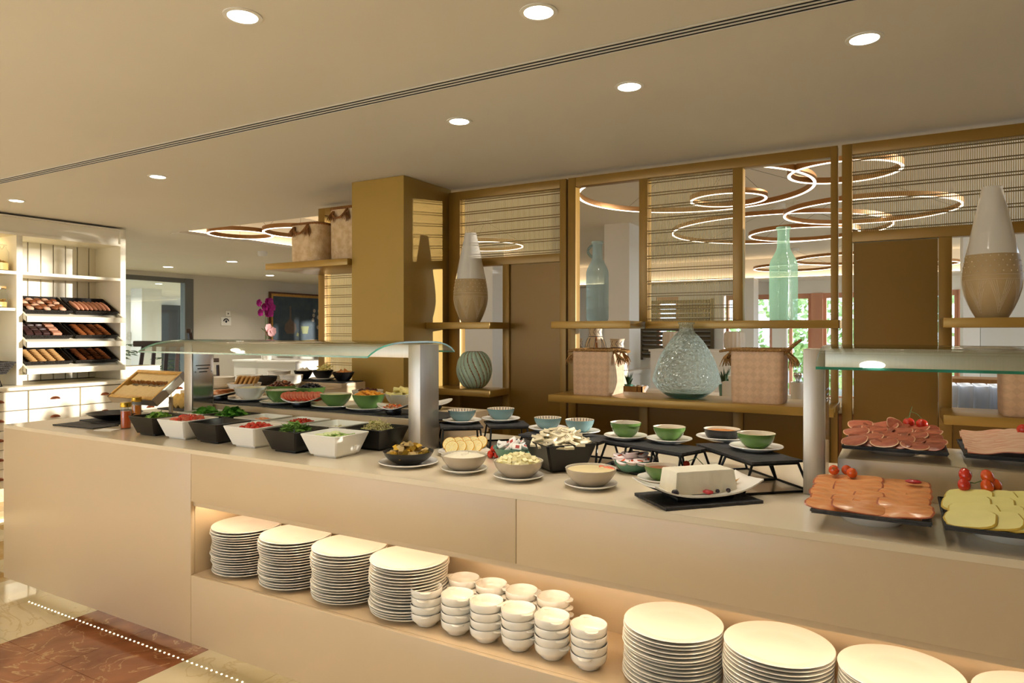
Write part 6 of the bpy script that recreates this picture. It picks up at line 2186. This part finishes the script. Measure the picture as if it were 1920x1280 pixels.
def painted_jar(label, p, r, h, square=False):
    t = thing('painted_jar', label, 'jar', p)
    prof = smooth_profile([(r * 0.62, 0), (r * 0.9, h * 0.2), (r, h * 0.5), (r * 0.9, h * 0.72), (r * 0.62, h * 0.84), (r * 0.62, h * 0.96), (r * 0.72, h)], 36)
    MB().lathe([(0.0, 0.0)] + prof + [(0.0, h)], 36).obj('body', 'ceramic_painted', parent=t, smooth=60)

    def rad(z):
        for a, c in zip(prof, prof[1:]):
            if a[1] <= z <= c[1]:
                return a[0] + (c[0] - a[0]) * (z - a[1]) / max(1e-6, c[1] - a[1]) + 0.001
        return prof[-1][0]
    nb = MB()
    for z in (0.42, 0.84):
        nb.tube([(rad(h * z) * cos(2 * pi * k / 40), rad(h * z) * sin(2 * pi * k / 40), h * z) for k in range(40)], 0.003, 4, closed=True)
    for k in range(8):
        a0 = 2 * pi * k / 8
        for s in (1, -1):
            nb.tube([(rad(h * (0.44 + 0.38 * i / 10)) * cos(a0 + s * 0.39 * i / 10), rad(h * (0.44 + 0.38 * i / 10)) * sin(a0 + s * 0.39 * i / 10), h * (0.44 + 0.38 * i / 10)) for i in range(11)], 0.0022, 4)
        nb.tube([(rad(h * (0.86 + 0.10 * i / 4)) * cos(a0 + 0.39 * abs(i - 2) / 2), rad(h * (0.86 + 0.10 * i / 4)) * sin(a0 + 0.39 * abs(i - 2) / 2), h * (0.86 + 0.10 * i / 4)) for i in range(5)], 0.002, 4)
    nb.obj('painted_line', 'ceramic_navy', parent=t)
    ob = MB()
    for k in range(4):
        a0 = 2 * pi * k / 4 - 1.2
        for i in range(8):
            z0, z1 = h * (0.44 + 0.05 * i), h * (0.44 + 0.05 * (i + 1))
            ob.add([(rad(z) * cos(a), rad(z) * sin(a), z) for z, a in ((z0, a0), (z0, a0 + .22), (z1, a0 + .22), (z1, a0))], [(0, 1, 2, 3)])
    ob.obj('painted_band', 'ceramic_ochre', parent=t, smooth=60)


painted_jar('large painted ceramic jar with blue diamonds behind the basket', (-2.50, 6.0, 0.9155), 0.105, 0.62)
painted_jar('short wide painted jar right of the large painted jar', (-2.29, 6.02, 0.9155), 0.10, 0.50)
painted_jar('small painted jar left of the large painted jar', (-2.70, 6.02, 0.9155), 0.085, 0.50)
t = thing('wooden_caddy', 'small orange wooden caddy of paper sachets on the service table', 'box', (-2.075, 5.92, 0.9155))
b = MB()
b.box(-.10, .08, -.06, .06, 0, 0.008).box(-.10, -.09, -.06, .06, 0, 0.075).box(.07, .08, -.06, .06, 0, 0.075).box(-.10, .08, -.06, -.05, 0, 0.075).box(-.10, .08, .05, .06, 0, 0.075).box(.03, .036, -.06, .06, 0, 0.075)
b.obj('box', 'wood_tan', parent=t, smooth=0)
for k in range(4):
    put(MB().box(-.012, .012, -.002, .002, 0, .07).mesh('sachet', 'paper', 0), 'sachet', 'white paper sachet standing in the wooden caddy', 'sachet', (-2.06 + 0.02 * k, 5.915, 0.935), group='sachets in the wooden caddy', rot=(R(-15 + 9 * k), R(20 * (k - 1.5)), 0.3 * k))


def succulent(label, p, s=1.0):
    t = thing('potted_succulent', label, 'plant', p)
    MB().lathe([(0.0, 0.0), (0.022 * s, 0.0), (0.027 * s, 0.055 * s), (0.024 * s, 0.055 * s), (0.022 * s, 0.045 * s), (0.0, 0.045 * s)], 20).obj('pot', 'teal_glaze', parent=t)
    b = MB()
    for k in range(11):
        a = 2.4 * k
        b.tube([(0, 0, 0.045 * s), (0.014 * s * cos(a), 0.014 * s * sin(a), (0.07 + 0.012 * (k % 3)) * s), (0.026 * s * cos(a), 0.026 * s * sin(a), (0.09 + 0.02 * (k % 3)) * s)], [0.006 * s, 0.005 * s, 0.001], 5)
    b.obj('leaves', 'leaf_dark', parent=t)


succulent('small succulent in a teal pot beside the wooden caddy', (-2.135, 5.90, 0.925), 1.5)
t = thing('ledge_table', 'low cabinet near the big demijohn carrying a white box', 'cabinet', (-1.25, 6.3, 0))
put(MB().box(-.055, .055, -.05, .05, 0, .14, .004).mesh('white_box', 'white_paint'), 'white_box', 'white box on the service table between demijohn and basket', 'box', (-1.265, 6.0, 0.9155))
bpy.data.objects.remove(t)
put(bowl_mesh('cup', 0.03, 0.05, 0.7, 'white_porcelain', 'white_porcelain', steep=0.8, n=24), 'cup', 'small white cup on top of the white box', 'cup', (-1.25, 6.0, 1.0555))
succulent('small dark succulent standing behind the white box', (-1.33, 6.10, 0.9155), 2.0)

t = thing('bar_cabinet', 'wooden bar cabinet with a raised ledge behind the glasses', 'cabinet', (0.8, 5.0, 0))
bx(-1.6, 1.8, -0.35, 0.25, 0.0, 0.98).obj('carcass', 'orange_wood', parent=t, smooth=0)
bx(-1.65, 1.85, -0.38, 0.28, 0.98, 1.02, bev=0.004).obj('worktop', 'white_paint', parent=t)
bx(-0.65, 1.8, 0.3, 0.6, 1.145, 1.175).obj('ledge', 'wood_tan', parent=t, smooth=0)
bx(-0.65, 1.8, 0.55, 0.6, 0.0, 1.145).obj('ledge_support', 'orange_wood', parent=t, smooth=0)
gl = MB().lathe([(0.0, 0.0), (0.028, 0.0), (0.030, 0.003), (0.035, 0.15), (0.0335, 0.15), (0.0285, 0.008), (0.0, 0.008)], 20).mesh('tumbler', 'tumbler_glass', 50)
for i in range(7):
    for j in range(4):
        put(gl, 'tumbler', 'clear glass tumbler in rows behind the right divider bay', 'glass', (0.26 + 0.076 * i, 4.72 + 0.076 * j, 1.0205), group='tumblers in rows')
t = thing('cutlery_jar', 'glass jar of spoons and forks beside the lifted rope handle', 'jar', (-0.60, 4.98, 1.0205))
MB().lathe([(0.0, 0.0), (0.045, 0.0), (0.05, 0.12), (0.047, 0.12), (0.043, 0.006), (0.0, 0.006)], 24).obj('glass', 'white_porcelain', parent=t)
for k in range(7):
    a = 0.9 * k
    put(MB().tube([(0, 0, 0), (0.0, 0, 0.13), (0, 0, 0.15), (0, 0, 0.17), (0, 0, 0.18)], [0.003, 0.0025, 0.008, 0.009, 0.003], 6).mesh('spoon', 'polished_steel', 60), 'spoon', 'steel spoon standing in the cutlery jar', 'cutlery', (-0.60 + 0.02 * cos(a), 4.98 + 0.02 * sin(a), 1.03), group='spoons in the cutlery jar', rot=(R(14 * sin(a)), R(-14 * cos(a)), 0))

t = thing('sideboard', 'white sideboard carrying two ribbed pale drums', 'cabinet', (-2.1, 9.1, 0))
bx(-0.8, 0.62, -0.25, 0.25, 0.0, 1.22).obj('carcass', 'white_paint', parent=t, smooth=0)
bx(-0.82, 0.64, -0.27, 0.27, 1.22, 1.25, bev=0.003).obj('top', 'white_paint', parent=t)
drum = MB().lathe([(0.0, 0.0), (0.10, 0.0), (0.125, 0.03), (0.132, 0.12), (0.125, 0.21), (0.105, 0.235), (0.0, 0.235)], 96, rib=16, ribd=0.03).mesh('ribbed_drum', 'lamp_shade', 60)
put(drum, 'ribbed_drum', 'ribbed pale drum half hidden by the demijohn', 'drum', (-2.66, 9.05, 1.251))
put(drum, 'ribbed_drum', 'ribbed pale drum above the second basket', 'drum', (-1.85, 9.05, 1.251))

t = thing('louvred_shutter', 'dark louvred shutter between pale window and column', 'shutter', (-4.1, 14.9, 0.85))
for x0, x1 in ((-1.05, -0.98), (0.55, 0.62)):
    bx(x0, x1, 0.0, 0.06, 0, 1.35).obj('stile', 'dark_shutter', parent=t, smooth=0)
for k in range(13):
    z = 0.05 + 0.1 * k
    MB().hexa([(-0.98, 0.0, z), (0.55, 0.0, z), (0.55, 0.05, z + 0.05), (-0.98, 0.05, z + 0.05)], [(-0.98, 0.0, z + 0.03), (0.55, 0.0, z + 0.03), (0.55, 0.05, z + 0.08), (-0.98, 0.05, z + 0.08)]).obj('slat', 'dark_shutter', parent=t, smooth=0)


def dining_chair(label, p, rz):
    t = thing('dining_chair', label, 'chair', p, rz)
    bx(-.23, .23, -.23, .23, 0.42, 0.50, bev=0.02).obj('seat', 'blue_fabric', parent=t)
    MB().hexa([(-.23, .18, .48), (.23, .18, .48), (.23, .25, .48), (-.23, .25, .48)], [(-.22, .25, .88), (.22, .25, .88), (.22, .31, .88), (-.22, .31, .88)]).obj('backrest', 'blue_fabric', parent=t, smooth=0)
    for x in (-.19, .19):
        for y in (-.19, .19):
            bx(x - .018, x + .018, y - .018, y + .018, 0, .42).obj('leg', 'wood_dark', parent=t, smooth=0)


dining_chair('blue upholstered chair behind the round green vase', (-6.15, 10.55, 0), R(150))
dining_chair('dark blue chair facing the first chair across the table', (-5.0, 10.9, 0), R(-60))
t = thing('dining_table', 'wooden dining table beside the blue chair', 'table', (-5.55, 10.9, 0))
bx(-.4, .4, -.4, .4, .73, .77, bev=.004).obj('table_top', 'wood_tan', parent=t)
bx(-.05, .05, -.05, .05, .02, .73).obj('pedestal', 'wood_dark', parent=t, smooth=0)
bx(-.25, .25, -.25, .25, 0, .02).obj('foot_plate', 'wood_dark', parent=t, smooth=0)
t = thing('wall_picture', 'small framed pale blue picture on the rear wall above the green vase', 'picture', (-9.7, 14.98, 1.27))
MB().box(-.45, .45, -.03, 0, 0, .05).box(-.45, .45, -.03, 0, .75, .8).box(-.45, -.40, -.03, 0, .05, .75).box(.40, .45, -.03, 0, .05, .75).obj('frame', 'wood_tan', parent=t, smooth=0)
bx(-.40, .40, -.015, -.005, .05, .75).obj('canvas', 'canvas_blue', parent=t, smooth=0)

# left end of the dining room: painting, orchid, sign, dark high chair
t = thing('still_life_painting', 'large dark still life painting in a gold frame', 'painting', (-11.19, 10.45, 1.22))
b = MB()
PW, PH = 0.80, 1.08
b.box(0, .045, -PW, PW, 0, .035).box(0, .045, -PW, PW, PH - .035, PH).box(0, .045, -PW, -PW + .035, .035, PH - .035).box(0, .045, PW - .035, PW, .035, PH - .035)
b.obj('outer_frame', 'frame_brown', parent=t, smooth=0)
b = MB()
q = .035
b.box(0, .035, -PW + q, PW - q, q, q + .05).box(0, .035, -PW + q, PW - q, PH - q - .05, PH - q).box(0, .035, -PW + q, -PW + q + .05, q + .05, PH - q - .05).box(0, .035, PW - q - .05, PW - q, q + .05, PH - q - .05)
b.obj('inner_frame', 'frame_gold', parent=t, smooth=0)
cv = bx(0, .012, -PW + .085, PW - .085, .085, PH - .085).obj('canvas', 'canvas_blue', parent=t, smooth=0)


def daub(pts, m, name):
    MB().add([(0.0135, y, z) for y, z in pts], [tuple(range(len(pts)))]).obj(name, m, parent=cv, smooth=0)


jug = [(0.10, 0.22), (0.17, 0.32), (0.15, 0.42), (0.05, 0.50), (0.025, 0.55), (0.02, 0.80), (-0.02, 0.80), (-0.02, 0.55), (-0.05, 0.50), (-0.14, 0.42), (-0.16, 0.32), (-0.10, 0.22)]
daub([(y - 0.24, z) for y, z in jug], 'canvas_ochre', 'painted_jug')
daub([(0.10, 0.22), (0.24, 0.22), (0.28, 0.38), (0.05, 0.38)], 'canvas_olive', 'painted_bowl')
daub([(-0.08, 0.18), (-0.02, 0.16), (0.0, 0.22), (-0.05, 0.25)], 'canvas_olive', 'painted_fruit')
rd = random.Random(5)
for (y, z) in ((0.42, 0.62), (0.44, 0.72), (0.40, 0.52), (0.55, 0.58), (0.58, 0.72), (0.62, 0.46), (0.54, 0.36)):
    daub([(y + 0.04 * cos(k * pi / 4), z + 0.045 * sin(k * pi / 4)) for k in range(8)], 'canvas_cream', 'painted_flower')

t = thing('wall_console', 'plain white console against which the orchid stands', 'console', (-8.35, 7.55, 0))
bx(-.62, .72, -.48, .25, 0, 1.02).obj('carcass', 'white_paint', parent=t, smooth=0)
bx(-.64, .74, -.50, .27, 1.02, 1.05, bev=.003).obj('top', 'white_paint', parent=t)


def orchid(label, p, flowers, material, h, seed, lean):
    t = thing('orchid', label, 'plant', p)
    rd = random.Random(seed)
    MB().lathe([(0.0, 0.0), (0.055, 0.0), (0.075, 0.13), (0.068, 0.13), (0.06, 0.11), (0.0, 0.11)], 24).obj('pot', 'white_porcelain', parent=t)
    b = MB()
    for k in range(7):
        a = 0.9 * k + seed
        L = 0.20 + 0.05 * (k % 3)
        w = 0.026
        pts = []
        for i in range(7):
            s = i / 6
            pts.append(Vector((L * s * cos(a), L * s * sin(a), 0.12 + 0.20 * s - 0.10 * s * s)))
        sd = Vector((-sin(a), cos(a), 0))
        vs = []
        for i, q in enumerate(pts):
            ww = w * sin(pi * min(0.98, (i + 0.6) / 6.8))
            vs += [q + sd * ww, q - sd * ww]
        b.add(vs, [(2 * i, 2 * i + 2, 2 * i + 3, 2 * i + 1) for i in range(6)])
    b.obj('leaves', 'leaf_dark', parent=t, smooth=60)
    for s in range(2):
        path = [(0, 0, 0.12), (0.02 * lean, 0.03 * s, h * 0.5), (0.03 * lean - .02 * s, 0.05 * s, h * 0.75), (-0.06 + 0.10 * lean, -0.03 - .05 * s, h * 0.93)]
        MB().tube(path, 0.005, 5).obj('stem', 'stem_green', parent=t)
    for k in range(flowers):
        a = rd.uniform(0, 6.28)
        c = Vector((rd.uniform(-.07, .07) + 0.02 * lean, rd.uniform(-.09, .09), h * rd.uniform(0.74, 1.0)))
        f = MB()
        for q in range(5):
            g = 2 * pi * q / 5 + a
            u = Vector((0.35, cos(g) * 0.9, sin(g))) * 0.066
            v = Vector((0.1, -sin(g), cos(g))) * 0.038
            f.add([c, c + u * .6 + v, c + u, c + u * .6 - v], [(0, 1, 2, 3)])
        f.obj('flower', material, parent=t, smooth=60)


orchid('magenta orchid in front of the grey wall', (-8.68, 7.42, 1.0505), 15, 'orchid_magenta', 0.92, 3, 0.4)
orchid('short pale pink orchid beside the magenta one', (-8.37, 7.2, 1.0505), 8, 'orchid_pink', 0.52, 6, 0.2)
t = thing('wall_sign', 'small white square sign with a black shell emblem on the grey wall', 'sign', (-11.199, 8.64, 1.60))
bx(0, .012, -.11, .11, 0, .16).obj('plate', 'white_paint', parent=t, smooth=0)
b = MB()
for k in range(7):
    a = pi * (k + 0.5) / 7
    c = (0.052 * cos(a), 0.085 + 0.042 * sin(a))
    b.add([(0.0135, c[0] + 0.015 * cos(g * pi / 4), c[1] + 0.015 * sin(g * pi / 4)) for g in range(8)], [tuple(range(8))])
b.add([(0.0137, 0.024 * cos(g * pi / 5), 0.078 + 0.026 * sin(g * pi / 5)) for g in range(10)], [tuple(range(10))])
b.obj('emblem', 'sign_dark', parent=t, smooth=0)
t2 = thing('wall_thermostat', 'tiny white wall thermostat above the square sign', 'thermostat', (-11.199, 8.68, 1.83))
bx(0, .02, -.05, .05, -.05, .05, bev=.004).obj('housing', 'white_paint', parent=t2)
bx(.02, .022, -.015, .015, -.015, .012).obj('display', 'grey_metal', parent=t2, smooth=0)


def high_chair(label, p, rz, h):
    t = thing('high_chair', label, 'chair', p, rz)
    for s in (-1, 1):
        MB().tube([(s * .30, -.2, 0), (s * .24, .02, h * .6), (s * .22, .1, h)], 0.028, 4).obj('rear_post', 'wood_dark', parent=t, smooth=0)
        MB().tube([(s * .30, -.35, 0), (s * .26, -.32, h * .62)], 0.024, 4).obj('front_leg', 'wood_dark', parent=t, smooth=0)
        MB().tube([(s * .08, .04, h * .6), (s * .08, .1, h)], 0.028, 4).obj('slat', 'wood_dark', parent=t, smooth=0)
        MB().tube([(s * .265, -.34, h * .68), (s * .235, .04, h * .68)], 0.022, 4).obj('armrest', 'wood_dark', parent=t, smooth=0)
    bx(-.34, .34, .07, .13, h - .04, h + .03, bev=.01).obj('top_rail', 'wood_dark', parent=t)
    bx(-.26, .26, -.34, .06, h * .5 - .02, h * .5 + .02, bev=.008).obj('seat', 'wood_dark', parent=t)


high_chair('tall dark wooden chair between the hutch and the glass guard', (-7.75, 5.0, 0), R(24), 1.34)
high_chair('second dark wooden chair farther back by the grey wall', (-9.86, 7.05, 0), R(143), 1.5)
t = thing('wooden_sideboard', 'tan wooden sideboard behind the black bowls with plates on it', 'cabinet', (-5.0, 6.1, 0))
bx(-.7, .75, -.25, .25, 0, .98).obj('carcass', 'wood_tan', parent=t, smooth=0)
bx(-.72, .77, -.27, .27, .98, 1.02, bev=.004).obj('top', 'wood_tan', parent=t)
for k in range(4):
    saucer(-4.85, 6.05, 1.021 + 0.009 * k, 0.15, 'white plate stacked on the tan wooden sideboard', group='plates on the wooden sideboard')


def palm(label, p, h, n, seed, spread):
    t = thing('potted_palm', label, 'plant', p)
    MB().lathe([(0.0, 0.0), (0.16, 0.0), (0.2, 0.36), (0.18, 0.36), (0.17, 0.32), (0.0, 0.32)], 20).obj('pot', 'white_porcelain', parent=t)
    rd = random.Random(seed)
    for k in range(n):
        a = rd.uniform(0, 6.28)
        b = MB()
        L = spread * rd.uniform(.7, 1.1)
        up = h * rd.uniform(.6, 1.0)
        pts = [Vector((L * s * cos(a), L * s * sin(a), 0.32 + up * (s - 0.55 * s * s) * 1.6)) for s in (0, .2, .4, .6, .8, 1.0)]
        b.tube(pts, 0.006, 4)
        sd = Vector((-sin(a), cos(a), 0))
        for i in range(1, 6):
            for s in (1, -1):
                q = pts[i]
                tip = q + sd * s * 0.16 + Vector((cos(a) * .1, sin(a) * .1, -.04))
                b.add([q, q.lerp(tip, .5) + Vector((0.02 * cos(a), .02 * sin(a), .015)), tip, q.lerp(tip, .5) - Vector((0.02 * cos(a), .02 * sin(a), 0))], [(0, 1, 2, 3)])
        b.obj('frond', 'leaf_dark', parent=t, smooth=0)


palm('leafy palm behind the sliding glass door', (-13.2, 7.3, 0), 1.35, 12, 3, 0.7)
palm('spiky plant beside the bright lobby pillar', (-13.0, 9.0, 0), 0.95, 9, 5, 0.5)
t = thing('lobby_cabinet', 'grey lobby cabinet with a cornice behind the glass', 'cabinet', (-15.2, 7.9, 0))
bx(-.3, .3, -.6, .6, 0, 2.05).obj('carcass', 'grey_metal', parent=t, smooth=0)
bx(-.36, .36, -.66, .66, 2.05, 2.13).obj('cornice', 'grey_metal', parent=t, smooth=0)

# ------------------------------------------------------------------ outside
struct('wall_sun_block', bx(1.6, 9.0, 16.2, 16.4, -0.1, 3.2), 'wall_paint', 0)  # unseen wall, added to stop sun patches on the far left wall
struct('ground', MB().box(-30, 40, 15.3, 45, -0.2, -0.05).box(3.8, 40, -10, 15.3, -0.2, -0.05), 'asphalt', 0)


def shrub(label, p, r, h, seed):
    rd = random.Random(seed)
    b = MB()
    for k in range(420):
        u = Vector((rd.gauss(0, 1), rd.gauss(0, 1), rd.gauss(0, 1))).normalized() * rd.uniform(.75, 1.05)
        c = Vector((u.x * r, u.y * r * .6, h / 2 + u.z * h / 2))
        s = rd.uniform(.06, .15)
        d1 = Vector((rd.uniform(-1, 1), rd.uniform(-1, 1), rd.uniform(-1, 1))).normalized() * s
        d2 = d1.orthogonal().normalized() * s * .6
        b.add([c - d1, c + d2, c + d1, c - d2], [(0, 1, 2, 3)])
    t = thing('garden_shrub', label, 'shrub', p)
    b.obj('foliage', 'foliage', parent=t, smooth=0, kind='stuff')
    MB().tube([(0, 0, 0), (0.02, 0, h * .3), (0, 0.02, h * .7)], 0.05, 6).obj('stem', 'frame_brown', parent=t)


for k, (x, y, r, h, l) in enumerate(((-2.9, 19.0, 0.9, 2.6, 'garden shrub outside the window left of the green bottle'), (-1.6, 18.2, 0.8, 3.0, 'garden shrub outside behind the green bottle'), (-0.4, 19.4, 1.0, 2.2, 'garden shrub outside right of the orange post'),
                                     (1.2, 18.6, 1.0, 2.7, 'garden shrub outside the windows behind the tall vase'), (-4.8, 19.5, 1.1, 2.4, 'garden shrub outside the narrow window'))):
    shrub(l, (x, y, -0.05), r, h, 60 + k)
